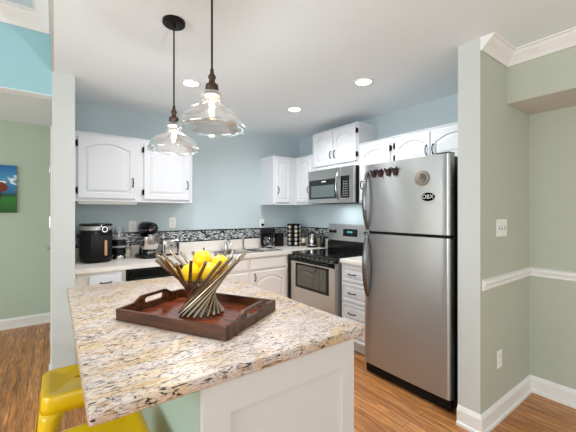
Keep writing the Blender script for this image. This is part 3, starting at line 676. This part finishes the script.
# end panel: frame with recessed field
b = B()
x0, x1, z0, z1, yf = 0.350, 0.992, 0.0, 0.878, 0.898
fr = 0.095
fl = 0.088; fr = 0.065; fz_ = 0.105
box(b, x0, x0 + fl, yf, 0.918, z0, z1); box(b, x1 - fr, x1, yf, 0.918, z0, z1)
box(b, x0 + fl, x1 - fr, yf, 0.918, z1 - fz_, z1); box(b, x0 + fl, x1 - fr, yf, 0.918, z0, z0 + fz_)
box(b, x0 + fl, x1 - fr, yf + 0.012, 0.918, z0 + fz_, z1 - fz_)
bmesh.ops.remove_doubles(b, verts=b.verts[:], dist=1e-5)
obj('end_panel', b, ISLP, isl, label='white recessed end panel')
# door/drawer fronts on the far right side of the island
b = B(); box(b, 0.9925, 1.010, 0.96, 1.62, 0.12, 0.85, 0.004); obj('door', b, ISLP, isl, label='white door')
b = B(); box(b, 0.9925, 1.010, 1.66, 2.34, 0.12, 0.85, 0.004); obj('door', b, ISLP, isl, label='white door')
b = B(); box(b, 0.065, 1.041, 0.879, 2.408, 0.8795, 0.9195, 0.009, 3)
tag(obj('granite_countertop', b, GRAN, None, True, angle=60), 'thick cream and black veined granite slab on top of the island', 'countertop')

# ---- tray with handles, centre (0.5425,1.413); local x along the long side, handle ends at +-x
TL, TW = 0.573, 0.41
t = thing('serving_tray', 'dark wooden serving tray with cut-out handles on the granite island', 'tray', (0.537, 1.417, 0.9195), math.radians(-60))
b = B(); box(b, -TL / 2 + .012, TL / 2 - .012, -TW / 2 + .012, TW / 2 - .012, 0.001, 0.010); obj('tray_floor', b, TRAYI, t, label='glossy red-brown tray floor')
for s in (-1, 1):
    b = B(); y0 = s * TW / 2; box(b, -TL / 2, TL / 2, min(y0, y0 - s * .014), max(y0, y0 - s * .014), 0.0, 0.050, 0.002, 1); obj('long_side', b, TRAYO, t)
for s in (-1, 1):
    # end board with a raised centre and a slot
    b = B(); a = TW / 2 - 0.0145
    outer = [(-a, 0.0), (a, 0.0), (a, 0.050), (0.115, 0.054), (0.075, 0.078), (-0.075, 0.078), (-0.115, 0.054), (-a, 0.050)]
    inner = []
    for k in range(20):
        ang = 2 * PI * k / 20; cx = 0.045 * (1 if math.cos(ang) >= 0 else -1); inner.append((cx + 0.014 * math.cos(ang), 0.052 + 0.014 * math.sin(ang)))
    xa, xb_ = (s * TL / 2, s * TL / 2 - s * 0.014)
    rings = {}
    for x in (xa, xb_):
        O = [b.verts.new((x, u, v)) for u, v in outer]; I = [b.verts.new((x, u, v)) for u, v in inner]; es = []
        for L_ in (O, I):
            for k in range(len(L_)): es.append(b.edges.new((L_[k], L_[(k + 1) % len(L_)])))
        bmesh.ops.triangle_fill(b, use_beauty=True, use_dissolve=False, edges=es, normal=(1, 0, 0)); rings[x] = (O, I)
    for q in (0, 1):
        A, Bq = rings[xa][q], rings[xb_][q]
        for k in range(len(A)): b.faces.new((A[k], A[(k + 1) % len(A)], Bq[(k + 1) % len(A)], Bq[k]))
    obj('handle_end', b, TRAYO, t)
# ---- bowl of metal sticks
BC = (0.546, 1.414, 0.9295)
t = thing('stick_bowl', 'fruit bowl of crossed warm metal sticks standing on the tray', 'fruit bowl', BC)
NS, RB0, RT, HB, DL_ = 21, 0.096, 0.194, 0.262, math.radians(128)
for k in range(NS):
    a = 2 * PI * k / NS + 0.1
    hh = HB * (1 + 0.04 * math.sin(k * 2.3)); rt = RT * (1 + 0.03 * math.sin(k * 1.7))
    p0 = Vector((RB0 * math.cos(a), RB0 * math.sin(a), 0.0075)); p1 = Vector((rt * math.cos(a + DL_), rt * math.sin(a + DL_), hh))
    b = B(); tube(b, [p0, p1], 0.0072, 12); obj('stick', b, STICK, t, True)
# ---- lemons
def lemon(lb, dx, dy, z, r, tilt, yaw):
    t = thing('lemon', lb, 'lemon', (BC[0] + dx, BC[1] + dy, z), 0, 'yellow fruit in the stick bowl')
    prof = [(0, -1.10)] + [(math.sin(PI * k / 14) ** 0.92, -math.cos(PI * k / 14) * 1.03) for k in range(1, 14)] + [(0, 1.10)]
    M = Matrix.Rotation(yaw, 4, 'Z') @ Matrix.Rotation(tilt, 4, 'Y') @ Matrix.Scale(r, 4)
    b = B(); lathe(b, prof, 24, M=M); obj('fruit', b, LEM, t, True, angle=80)
    b = B(); lathe(b, [(0.10, 1.08), (0.08, 1.13), (0, 1.14)], 8, M=M); obj('stem_end', b, mat('stem_brown', (0.45, 0.42, 0.1), 0.7), t, True)
ex = Vector((0.808, -0.589)); fw = Vector((0.589, 0.808))   # right and forward seen from the counter front
def lm(lb, right, fwd, z, r, tilt, yaw):
    p = ex * right + fw * fwd; lemon(lb, p.x, p.y, z, r, tilt, yaw)
lm('yellow lemon at the left of the stick bowl, lowest of those in view', -0.040, -0.030, 1.120, 0.041, 1.4, 0.3)
lm('yellow lemon topmost in the stick bowl, seen between the sticks', -0.002, 0.020, 1.170, 0.042, 1.2, 1.4)
lm('yellow lemon behind the middle sticks at the front of the pile', 0.043, -0.040, 1.124, 0.042, 1.5, 2.2)
lm('yellow lemon at the right of the stick bowl, behind the crossing sticks', 0.076, 0.035, 1.148, 0.040, 1.3, 0.9)
lm('yellow lemon at the back of the stick bowl, mostly hidden', -0.020, 0.055, 1.118, 0.036, 1.3, 2.9)

# ================================================================== stools
def rrect(hx, hy, r, n=5):
    pts = []
    for cx, cy, a0 in ((hx - r, hy - r, 0), (-hx + r, hy - r, PI / 2), (-hx + r, -hy + r, PI), (hx - r, -hy + r, 1.5 * PI)):
        for k in range(n + 1):
            a = a0 + PI / 2 * k / n; pts.append((cx + r * math.cos(a), cy + r * math.sin(a)))
    return pts
def stool(lb, x, y, rz):
    t = thing('bar_stool', lb, 'stool', (x, y, 0), rz, 'yellow metal counter stools')
    H = 0.612; R = 0.155
    b = B(); loops = []
    for hx, r, z in ((R + 0.004, 0.050, H - 0.075), (R + 0.002, 0.05, H - 0.045), (R, 0.048, H - 0.012), (R - 0.004, 0.045, H - 0.003), (R - 0.012, 0.040, H), (R - 0.030, 0.034, H), (R - 0.036, 0.03, H - 0.003)):
        loops.append([b.verts.new((u, v, z)) for u, v in rrect(hx, hx, r)])
    for A, Q in zip(loops[:-1], loops[1:]):
        n = len(A)
        for k in range(n): b.faces.new((A[k], A[(k + 1) % n], Q[(k + 1) % n], Q[k]))
    sl = []
    for k in range(16):
        a = 2 * PI * k / 16; sl.append(b.verts.new((0.020 * (1 if math.cos(a) >= 0 else -1) + 0.011 * math.cos(a), 0.011 * math.sin(a), H - 0.003)))
    es = [b.edges.get((loops[-1][k], loops[-1][(k + 1) % len(loops[-1])])) for k in range(len(loops[-1]))] + [b.edges.new((sl[k], sl[(k + 1) % 16])) for k in range(16)]
    bmesh.ops.triangle_fill(b, use_beauty=True, use_dissolve=False, edges=es, normal=(0, 0, 1))
    sl2 = [b.verts.new((v.co.x, v.co.y, H - 0.012)) for v in sl]
    for k in range(16): b.faces.new((sl[k], sl[(k + 1) % 16], sl2[(k + 1) % 16], sl2[k]))
    o = obj('seat', b, YEL, t, True, angle=35)
    md_ = o.modifiers.new('thickness', 'SOLIDIFY'); md_.thickness = 0.002; md_.offset = -1
    for sx in (-1, 1):
        for sy in (-1, 1):
            # folded sheet leg: wide at the top, tapering and flaring outwards
            b = B(); rows = []
            for s, wd, off, z, rc in ((0, 0.088, 0.000, H - 0.070, 0.046), (0.08, 0.080, 0.003, H - 0.095, 0.044), (0.2, 0.064, 0.008, H - 0.15, 0.036), (0.5, 0.046, 0.028, H * 0.48, 0.026), (1, 0.030, 0.058, 0.012, 0.016)):
                c0 = R + 0.0035 + off
                row = [(c0, c0 - wd), (c0, c0 - rc)] + [(c0 - rc + rc * math.cos(a), c0 - rc + rc * math.sin(a)) for a in (PI / 8, PI / 4, 3 * PI / 8)] + [(c0 - rc, c0), (c0 - wd, c0)]
                rows.append([b.verts.new((sx * u, sy * v, z)) for u, v in row])
            for A, Q in zip(rows[:-1], rows[1:]):
                for k in range(len(A) - 1): b.faces.new((A[k], A[k + 1], Q[k + 1], Q[k]))
            lg = obj('leg', b, YEL, t, True, angle=50)
            m_ = lg.modifiers.new('thickness', 'SOLIDIFY'); m_.thickness = 0.0022; m_.offset = 0
            b = B(); q = R + .058 - 0.008; box(b, sx * q - .014, sx * q + .014, sy * q - .014, sy * q + .014, 0, 0.014, 0.003); obj('rubber_foot', b, RUBB, lg)
    for z, f in ((0.22, 0.60), (0.30, 0.45)):
        q = R + 0.004 + 0.028 * (H * .48 / z if z > H * .48 else 1) + 0.012
        b = B()
        if f > .5: box(b, -q, q, -q + .002, -q + .006, z, z + .022, 0.001, 1); box(b, -q, q, q - .006, q - .002, z, z + .022, 0.001, 1)
        else: box(b, -q + .002, -q + .006, -q, q, z, z + .022, 0.001, 1); box(b, q - .006, q - .002, -q, q, z, z + .022, 0.001, 1)
        obj('crossbar', b, YEL, t)
stool('yellow metal backless stool with its left corner and leg in view, farther along the island', 0.110, 1.820, 0.0)
stool('yellow metal backless stool cut by the bottom of the photo, below the near granite corner', 0.125, 1.245, 0.0)

# ================================================================== counter appliances (z=0.9155)
ZT = 0.9155
# air fryer
t = thing('air_fryer', 'black rounded air fryer with copper-coloured handle, leftmost on the counter', 'air fryer', (0.328, 3.575, ZT), math.radians(6))
FR = mat('fryer_black', (0.03, 0.038, 0.035), 0.22, spec=0.3)
SZ = 1.0
def soft_cyl(bm, prof, n=40, ex=2.6, sx=1.0, sy=1.0):
    rings = []
    for r, z in prof:
        if r < 1e-6: rings.append([bm.verts.new((0, 0, z))]); continue
        ring = []
        for k in range(n):
            a = 2 * PI * k / n; cs, sn = math.cos(a), math.sin(a); q = (abs(cs) ** ex + abs(sn) ** ex) ** (-1 / ex)
            ring.append(bm.verts.new((r * sx * q * cs, r * sy * q * sn, z * SZ)))
        rings.append(ring)
    for A, Q in zip(rings[:-1], rings[1:]):
        for k in range(n):
            k2 = (k + 1) % n
            if len(A) == 1: bm.faces.new((A[0], Q[k2], Q[k]))
            elif len(Q) == 1: bm.faces.new((A[k], A[k2], Q[0]))
            else: bm.faces.new((A[k], A[k2], Q[k2], Q[k]))
b = B(); soft_cyl(b, [(0, 0), (0.125, 0), (0.135, 0.012), (0.142, 0.06), (0.143, 0.20), (0.141, 0.285)] + [(0.139, 0.29), (0, 0.29)], ex=2.5); obj('body', b, FR, t, True)
b = B(); soft_cyl(b, [(0, 0.2905), (0.1395, 0.2905), (0.1435, 0.295), (0.142, 0.325), (0.139, 0.329), (0, 0.329)], ex=2.5); obj('silver_band', b, mat('fryer_silver', (0.66, 0.67, 0.66), 0.3, 0.7), t, True, label='silver band below the lid')
b = B(); soft_cyl(b, [(0, 0.3295), (0.141, 0.3295), (0.143, 0.336), (0.137, 0.348), (0.125, 0.350), (0.118, 0.343), (0.06, 0.343), (0.05, 0.352), (0, 0.354)], ex=2.5); obj('lid', b, FR, t, True)
b = B(); soft_cyl(b, [(0.066, 0.3435), (0.112, 0.3435), (0.110, 0.3475), (0.070, 0.3475), (0.066, 0.3435)], ex=2.5); obj('top_plate', b, mat('fryer_top', (0.55, 0.58, 0.57), 0.35, 0.4), t, True)
b = B(); Mk = Matrix.Translation((0.046, -0.132, 0.300)) @ Matrix.Rotation(PI / 2, 4, 'X'); lathe(b, [(0, 0), (0.036, 0), (0.036, 0.014), (0.032, 0.018), (0, 0.018)], 28, M=Mk); kb = obj('timer_dial', b, BLK, t, True)
b = B(); lathe(b, [(0.019, 0.0185), (0.019, 0.021), (0.026, 0.021), (0.026, 0.0185)], 28, M=Mk, caps=False); obj('dial_ring', b, CHR, kb, True)
b = B(); box(b, -0.075, 0.110, -0.150, -0.144, 0.045, 0.245, 0.003); dw_ = obj('basket_front', b, FR, t)
b = B(); box(b, 0.036, 0.062, -0.185, -0.1505, 0.065, 0.205, 0.010, 3); obj('basket_handle', b, COPP, dw_, label='copper-coloured basket handle')
t.scale = (0.96, 0.96, 1.045)
# personal blender
t = thing('personal_blender', 'small silver and black cup blender with a clear cup on top, beside the air fryer', 'blender', (0.530, 3.60, ZT))
b = B(); lathe(b, [(0, 0), (0.058, 0), (0.061, 0.006), (0.060, 0.03), (0.052, 0.042), (0, 0.042)], 32); obj('base', b, STLP, t, True)
b = B(); lathe(b, [(0, 0.042), (0.052, 0.042), (0.060, 0.055), (0.062, 0.10), (0.062, 0.185), (0.055, 0.200), (0, 0.200)], 32); hb = obj('motor_housing', b, mat('blender_dark', (0.13, 0.13, 0.16), 0.22, 0.6), t, True)
b = B(); lathe(b, [(0.0622, 0.122), (0.0634, 0.124), (0.0634, 0.138), (0.0622, 0.140)], 32, caps=False); obj('label_band', b, GRY, hb, True)
P = [(0.048, 0.200), (0.050, 0.21), (0.050, 0.26), (0.046, 0.31), (0.040, 0.335), (0.0, 0.340)]
b = B(); lathe(b, P, 28, caps=False); cu = obj('cup', b, GLASSJ, t, True)
b = B(); lathe(b, [(0.0512, 0.202), (0.053, 0.204), (0.053, 0.222), (0.0512, 0.224)], 28, caps=False); obj('cup_collar', b, GRY, cu, True)
# glass canister between
t = thing('glass_canister', 'small beige-filled glass canister between the cup blender and the stand mixer', 'canister', (0.625, 3.725, ZT))
b = B(); lathe(b, [(0, 0.001), (0.048, 0.001), (0.052, 0.01), (0.052, 0.10), (0.040, 0.115), (0.040, 0.12), (0, 0.12)], 28); obj('jar_body', b, GLASSJ, t, True)
b = B(); lathe(b, [(0, 0.004), (0.044, 0.004), (0.048, 0.012), (0.048, 0.085), (0, 0.09)], 24); obj('contents', b, CREAM, t, True)
b = B(); lathe(b, [(0, 0.1205), (0.044, 0.1205), (0.046, 0.125), (0.046, 0.14), (0.02, 0.145), (0.012, 0.155), (0, 0.158)], 28); obj('lid', b, CHR, t, True)
# stand mixer: head along local +x
t = thing('stand_mixer', 'black stand mixer with steel bowl between canister and toaster', 'stand mixer', (0.800, 3.60, ZT), math.radians(-74))
b = B(); soft_cyl(b, [(0, 0), (0.110, 0), (0.114, 0.008), (0.112, 0.028), (0.100, 0.038), (0, 0.040)], ex=3, sx=1.25, sy=0.92); obj('base', b, BLK, t, True)
b = B()
rows = []
for z, cx, hx, hy in ((0.030, -0.085, 0.042, 0.052), (0.10, -0.088, 0.034, 0.040), (0.18, -0.080, 0.034, 0.038), (0.245, -0.066, 0.046, 0.042)):
    rows.append([b.verts.new((cx + hx * math.cos(2 * PI * k / 20), hy * math.sin(2 * PI * k / 20), z)) for k in range(20)])
for A, Q in zip(rows[:-1], rows[1:]):
    for k in range(20): b.faces.new((A[k], A[(k + 1) % 20], Q[(k + 1) % 20], Q[k]))
b.faces.new(rows[0][::-1]); b.faces.new(rows[-1]); obj('column', b, BLK, t, True)
b = B(); rows = []
HD = [(-0.135, 0.025, 0.030), (-0.125, 0.045, 0.048), (-0.09, 0.060, 0.062), (-0.04, 0.066, 0.066), (0.02, 0.065, 0.064), (0.08, 0.060, 0.060), (0.115, 0.052, 0.054), (0.135, 0.040, 0.044), (0.142, 0.022, 0.026)]
for x, hy, hz in HD:
    rows.append([b.verts.new((x, hy * math.cos(2 * PI * k / 24), 0.292 + hz * math.sin(2 * PI * k / 24))) for k in range(24)])
for A, Q in zip(rows[:-1], rows[1:]):
    for k in range(24): b.faces.new((A[k], A[(k + 1) % 24], Q[(k + 1) % 24], Q[k]))
b.faces.new(rows[0][::-1]); b.faces.new(rows[-1]); hd = obj('motor_head', b, BLK, t, True)
b = B(); rows = []
for x, hy, hz in HD:
    rows.append([b.verts.new((x * 1.006, (hy + .0015) * math.cos(a), 0.292 + (hz + .0015) * math.sin(a))) for a in (-0.42, -0.28, -0.14)])
for A, Q in zip(rows[:-1], rows[1:]):
    for k in range(2): b.faces.new((A[k], A[k + 1], Q[k + 1], Q[k]))
rows = []
for x, hy, hz in HD:
    rows.append([b.verts.new((x * 1.006, -(hy + .0015) * math.cos(a), 0.292 + (hz + .0015) * math.sin(a))) for a in (-0.42, -0.28, -0.14)])
for A, Q in zip(rows[:-1], rows[1:]):
    for k in range(2): b.faces.new((A[k], A[k + 1], Q[k + 1], Q[k]))
obj('trim_band', b, CHR, hd, True)
b = B(); lathe(b, [(0, 0.02), (0.016, 0.02), (0.020, 0.012), (0.020, 0), (0, 0)], 20, M=Matrix.Translation((0.141, 0, 0.295)) @ Matrix.Rotation(PI / 2, 4, 'Y')); obj('hub_cap', b, CHR, hd, True)
b = B(); lathe(b, [(0, 0.0), (0.014, 0.0), (0.016, -0.03), (0.024, -0.04), (0, -0.04)], 16, M=Matrix.Translation((0.055, 0, 0.232))); obj('beater_shaft', b, CHR, t, True)
b = B(); lathe(b, [(0.0, 0.041), (0.050, 0.041), (0.052, 0.052), (0.045, 0.058), (0.070, 0.075), (0.092, 0.11), (0.098, 0.15), (0.099, 0.205), (0.102, 0.207), (0.102, 0.211), (0.096, 0.208), (0.094, 0.15), (0.088, 0.11), (0.066, 0.078), (0.0, 0.066)], 36, cx=0.045); bo = obj('bowl', b, STLP, t, True)
b = B(); tube(b, [(0.045 + 0.0985 * math.cos(-1.2), 0.0985 * math.sin(-1.2), 0.185), (0.045 + 0.135 * math.cos(-1.2), 0.135 * math.sin(-1.2), 0.175), (0.045 + 0.135 * math.cos(-1.2), 0.135 * math.sin(-1.2), 0.125), (0.045 + 0.096 * math.cos(-1.2), 0.096 * math.sin(-1.2), 0.115)], 0.006, 8); obj('bowl_handle', b, STLP, bo, True)
t.scale = (1.0, 1.0, 1.05)
# toaster
t = thing('toaster', 'small brushed steel toaster right of the stand mixer', 'toaster', (1.035, 3.66, ZT), math.radians(4))
b = B(); box(b, -0.098, 0.098, -0.075, 0.075, 0.012, 0.178, 0.022, 4); obj('shell', b, STLP, t, True)
b = B(); box(b, -0.086, 0.086, -0.072, 0.072, 0.0, 0.0115, 0.003); obj('base', b, BLKM, t)
for y in (-0.028, 0.028):
    b = B(); box(b, -0.065, 0.065, y - .012, y + .012, 0.1782, 0.1795); obj('slot', b, BLKM, t)
b = B(); box(b, -0.008, 0.008, -0.092, -0.0755, 0.105, 0.118, 0.003); obj('lever', b, BLKM, t)
b = B(); box(b, -0.078, -0.066, -0.0775, -0.0752, 0.03, 0.13); box(b, 0.066, 0.078, -0.0775, -0.0752, 0.03, 0.13); obj('side_grip', b, BLKM, t)
# coffee maker
t = thing('coffee_maker', 'small black drip coffee maker standing right of the sink', 'coffee maker', (2.345, 3.675, ZT), math.radians(-22))
b = B(); box(b, -0.085, 0.085, -0.105, 0.075, 0, 0.028, 0.008); obj('base', b, BLK, t)
b = B(); box(b, -0.085, 0.085, 0.015, 0.075, 0.0285, 0.19, 0.008); obj('water_tank', b, BLKM, t)
b = B(); box(b, -0.087, 0.087, -0.10, 0.075, 0.1905, 0.262, 0.012); obj('brew_head', b, BLKM, t)
b = B(); lathe(b, [(0, 0.0295), (0.052, 0.0295), (0.062, 0.05), (0.064, 0.09), (0.052, 0.135), (0.042, 0.15), (0, 0.15)], 28, cx=0, cy=-0.046); cf = obj('carafe', b, GLASSJ, t, True)
b = B(); lathe(b, [(0, 0.033), (0.050, 0.033), (0.060, 0.052), (0.061, 0.10), (0, 0.101)], 24, cx=0, cy=-0.046); obj('coffee', b, mat('coffee', (0.08, 0.04, 0.02), 0.1), cf, True)
b = B(); lathe(b, [(0, 0.1505), (0.045, 0.1505), (0.045, 0.165), (0, 0.17)], 24, cx=0, cy=-0.046); obj('carafe_lid', b, BLKM, cf, True)
b = B(); tube(b, [(0.043, -0.075, 0.145), (0.080, -0.11, 0.14), (0.085, -0.113, 0.09), (0.060, -0.085, 0.06)], 0.007, 8); obj('carafe_handle', b, BLKM, cf, True)
b = B(); box(b, 0.045, 0.075, -0.1075, -0.1052, 0.008, 0.020); obj('switch', b, GRY, t)
# black canister box
t = thing('black_canister', 'plain black square canister between coffee maker and spice rack', 'canister', (2.555, 3.705, ZT), math.radians(-10))
b = B(); box(b, -0.052, 0.052, -0.05, 0.05, 0, 0.165, 0.006); obj('canister_body', b, BLKM, t)
b = B(); box(b, -0.054, 0.054, -0.052, 0.052, 0.1655, 0.182, 0.005); obj('lid', b, BLKM, t)
# spice rack with jars (5 tiers)
SPx, SPy = 2.735, 3.60
SPC = [mat('spice_lid_%s' % n, c, 0.35, 0.3) for n, c in (('silver', (0.86, 0.85, 0.82)), ('ivory', (0.90, 0.84, 0.72)), ('steel', (0.72, 0.72, 0.72)))]
SPG = mat('spice_contents', (0.42, 0.28, 0.16), 0.4, noise=0.4, nscale=60)
TIERS = ('lowest', 'second lowest', 'middle', 'second highest', 'highest')
t = thing('spice_rack', 'black spice rack tower in the counter corner, filled with small jars', 'spice rack', (SPx, SPy, ZT))
b = B(); lathe(b, [(0, 0), (0.098, 0), (0.100, 0.006), (0.09, 0.012), (0, 0.012)], 28); obj('base', b, STLP, t, True)
b = B(); lathe(b, [(0.030, 0.012), (0.030, 0.300)], 16); obj('post', b, BLKM, t, True)
b = B(); lathe(b, [(0, 0.3003), (0.094, 0.3003), (0.096, 0.306), (0.085, 0.312), (0, 0.314)], 28); obj('top_cap', b, BLKM, t, True)
for tier in range(5):
    z = 0.013 + tier * 0.057
    b = B(); lathe(b, [(0.0305, z), (0.092, z), (0.094, z + .003), (0.092, z + .006), (0.0305, z + .006), (0.0305, z)], 28, caps=False); obj('tier', b, BLKM, t, True)
for q in range(6):
    a = 2 * PI * q / 6 + 0.75
    b = B(); box(b, 0.031, 0.094, -0.0035, 0.0035, 0.012, 0.300, 0, 1, Matrix.Rotation(a, 4, 'Z')); obj('divider', b, BLKM, t)
jar0 = None
for tier in range(5):
    for q in range(6):
        a = 2 * PI * (q + .5) / 6 + 0.75
        if q in (0, 5): continue   # the back of the rack, turned to the corner
        p = (SPx + 0.050 * math.cos(a), SPy + 0.050 * math.sin(a), ZT + 0.0425 + tier * 0.057)
        lb = 'small spice jar with pale lid on the %s tier of the spice rack' % TIERS[tier]
        if jar0 is None:
            j = thing('spice_jar', lb, 'spice jar', p, a, 'x'); jar0 = j
            MJ = Matrix.Rotation(PI / 2, 4, 'Y')
            b = B(); lathe(b, [(0, 0), (0.019, 0), (0.0205, 0.003), (0.0205, 0.028), (0, 0.028)], 18, M=MJ); obj('jar_body', b, SPG, j, True)
            b = B(); lathe(b, [(0, 0.0282), (0.0205, 0.0282), (0.021, 0.031), (0.021, 0.044), (0.019, 0.046), (0, 0.046)], 18, M=MJ); ld = obj('lid', b, SPC[0], j, True)
            var = [ld.data]
            for m_ in SPC[1:]:
                me = ld.data.copy(); me.materials[0] = m_; var.append(me)
        else:
            j = copy_tree(jar0); j.location = p; j.rotation_euler = (0, 0, a); j['label'] = lb
            for ch in j.children:
                if ch.name.startswith('lid'): ch.data = var[(tier * 2 + q) % 3]
        j['group'] = 'spice jars on the %s tier' % TIERS[tier]
# bottles
def bottle(nm, lb, x, y, r, h, mb, mc, group=None, cat='bottle'):
    t = thing(nm, lb, cat, (x, y, ZT), 0, group)
    b = B(); lathe(b, [(0, 0), (r * .92, 0), (r, 0.006), (r, h * .55), (r * .85, h * .66), (r * .38, h * .78), (r * .34, h * .90), (0, h * .90)], 24); obj('bottle_body', b, mb, t, True)
    b = B(); lathe(b, [(0, h * .902), (r * .42, h * .902), (r * .42, h * .98), (0, h)], 16); obj('cap', b, mc, t, True)
    b = B(); lathe(b, [(r * 1.002, h * .18), (r * 1.03, h * .19), (r * 1.03, h * .46), (r * 1.002, h * .47)], 24, caps=False); obj('paper_label', b, CREAM, t, True) if nm == 'oil_bottle' else b.free()
bottle('oil_bottle', 'dark olive oil bottle right beside the spice rack', 2.868, 3.545, 0.032, 0.235, OLIVE, BLKM)
bottle('sauce_bottle', 'short black bottle between oil bottle and kettle', 2.925, 3.44, 0.032, 0.185, mat('soy_dark', (0.07, 0.05, 0.04), 0.12), mat('cap_green', (0.12, 0.18, 0.12), 0.5))
bottle('vinegar_bottle', 'dark bottle standing between the kettle and the range backguard', 2.93, 3.215, 0.036, 0.195, mat('dark_green_glass', (0.08, 0.11, 0.07), 0.1), BLKM)
# kettle
t = thing('electric_kettle', 'silver electric kettle with black base in the corner left of the range', 'kettle', (2.845, 3.325, ZT), math.radians(200))
b = B(); lathe(b, [(0, 0), (0.070, 0), (0.074, 0.006), (0.070, 0.020), (0, 0.020)], 28); obj('base', b, BLKM, t, True)
b = B(); lathe(b, [(0, 0.0205), (0.064, 0.0205), (0.068, 0.035), (0.064, 0.10), (0.052, 0.16), (0.045, 0.185), (0, 0.187)], 32); obj('kettle_body', b, STLP, t, True)
b = B(); lathe(b, [(0, 0.1872), (0.044, 0.1872), (0.040, 0.198), (0.012, 0.205), (0.010, 0.216), (0, 0.218)], 24); obj('lid', b, BLKM, t, True)
b = B(); tube(b, [(0.047, 0, 0.18), (0.085, 0, 0.185), (0.105, 0, 0.15), (0.100, 0, 0.09), (0.078, 0, 0.05), (0.066, 0, 0.045)], 0.009, 10); obj('handle', b, BLKM, t, True)
b = B(); tube(b, [(-0.055, 0, 0.135), (-0.075, 0, 0.17), (-0.082, 0, 0.185)], 0.012, 10, [0.014, 0.010, 0.008]); obj('spout', b, STLP, t, True)

# ================================================================== plates on the walls
def plate(nm, lb, loc, rz, wd, hg, kind, cat):
    t = thing(nm, lb, cat, loc, rz)
    b = B(); box(b, -wd / 2, wd / 2, -0.006, 0, -hg / 2, hg / 2, 0.0025); obj('cover_plate', b, PLT, t)
    if kind == 'switch':
        for k in range(3):
            x = (k - 1) * 0.046; b = B(); box(b, x - .008, x + .008, -0.0068, -0.0061, -.014, .014); rk = obj('toggle_slot', b, GRY, t)
            b = B(); box(b, x - .005, x + .005, -0.016, -0.0069, 0.0, 0.010, 0.001, 1); obj('toggle', b, PLT, rk)
    else:
        for z in (-0.020, 0.020):
            b = B(); box(b, -0.015, 0.015, -0.0075, -0.0061, z - .014, z + .014, 0.001, 1); r = obj('receptacle', b, TRIM, t)
            b = B(); box(b, -.007, -.005, -0.0080, -0.0076, z - .004, z + .006); box(b, .005, .007, -0.0080, -0.0076, z - .004, z + .006); box(b, -.002, .002, -0.0080, -0.0076, z - .010, z - .006); obj('slots', b, GRY, r)
    return t
plate('light_switch', 'white three-toggle light switch plate on the sage wall right of the fridge', (2.468, 0.9045, 1.283), 0, 0.165, 0.118, 'switch', 'light switch')
plate('wall_outlet', 'white wall outlet low on the sage wall, below the chair rail', (2.433, 0.9045, 0.398), 0, 0.074, 0.118, 'outlet', 'outlet')
plate('wall_outlet', 'white wall outlet on the blue wall above the toaster, left of the open wall', (1.113, YA - .0005, 1.27), 0, 0.076, 0.118, 'outlet', 'outlet')
plate('wall_outlet', 'white wall outlet on the blue wall behind the stand mixer', (0.690, YA - .0005, 1.235), 0, 0.076, 0.118, 'outlet', 'outlet')
plate('wall_outlet', 'white wall outlet above the coffee maker, with a black plug in it', (2.330, YA - .0005, 1.232), 0, 0.076, 0.118, 'outlet', 'outlet')
b = B(); box(b, -0.016, 0.016, -0.034, 0, -0.014, 0.016, 0.004); 
o = obj('power_plug', b, BLKM); tag(o, 'black plug in the outlet above the coffee maker', 'plug', loc=(2.330, YA - .0095, 1.218))

# ================================================================== hall painting
t = thing('wall_painting', 'unframed canvas of blue sky, clouds and green grass on the green hall wall', 'painting', (-0.69, 5.049, 1.385))
b = B(); box(b, -0.33, 0.33, -0.035, 0, 0, 0.56, 0.003); cv = obj('canvas', b, painting_mat(), t)
b = B(); Mo = Matrix.Translation((0.155, -0.0352, 0.31))
pts = [(0.155 + 0.10 * math.cos(2 * PI * k / 20) * (1.0 if k % 2 else 0.92), 0.30 + 0.065 * math.sin(2 * PI * k / 20)) for k in range(20)]
prism(b, pts, 'y', -0.0368, -0.0352); obj('painted_shape', b, mat('paint_rust', (0.48, 0.17, 0.09), 0.6, noise=0.4, nscale=18), cv)
b = B(); prism(b, [(0.17, 0.10), (0.178, 0.10), (0.200, 0.25), (0.188, 0.25)], 'y', -0.0366, -0.0352); prism(b, [(0.09, 0.10), (0.098, 0.10), (0.110, 0.25), (0.100, 0.25)], 'y', -0.0366, -0.0352); obj('painted_lines', b, mat('paint_dark', (0.12, 0.10, 0.10), 0.6), cv)
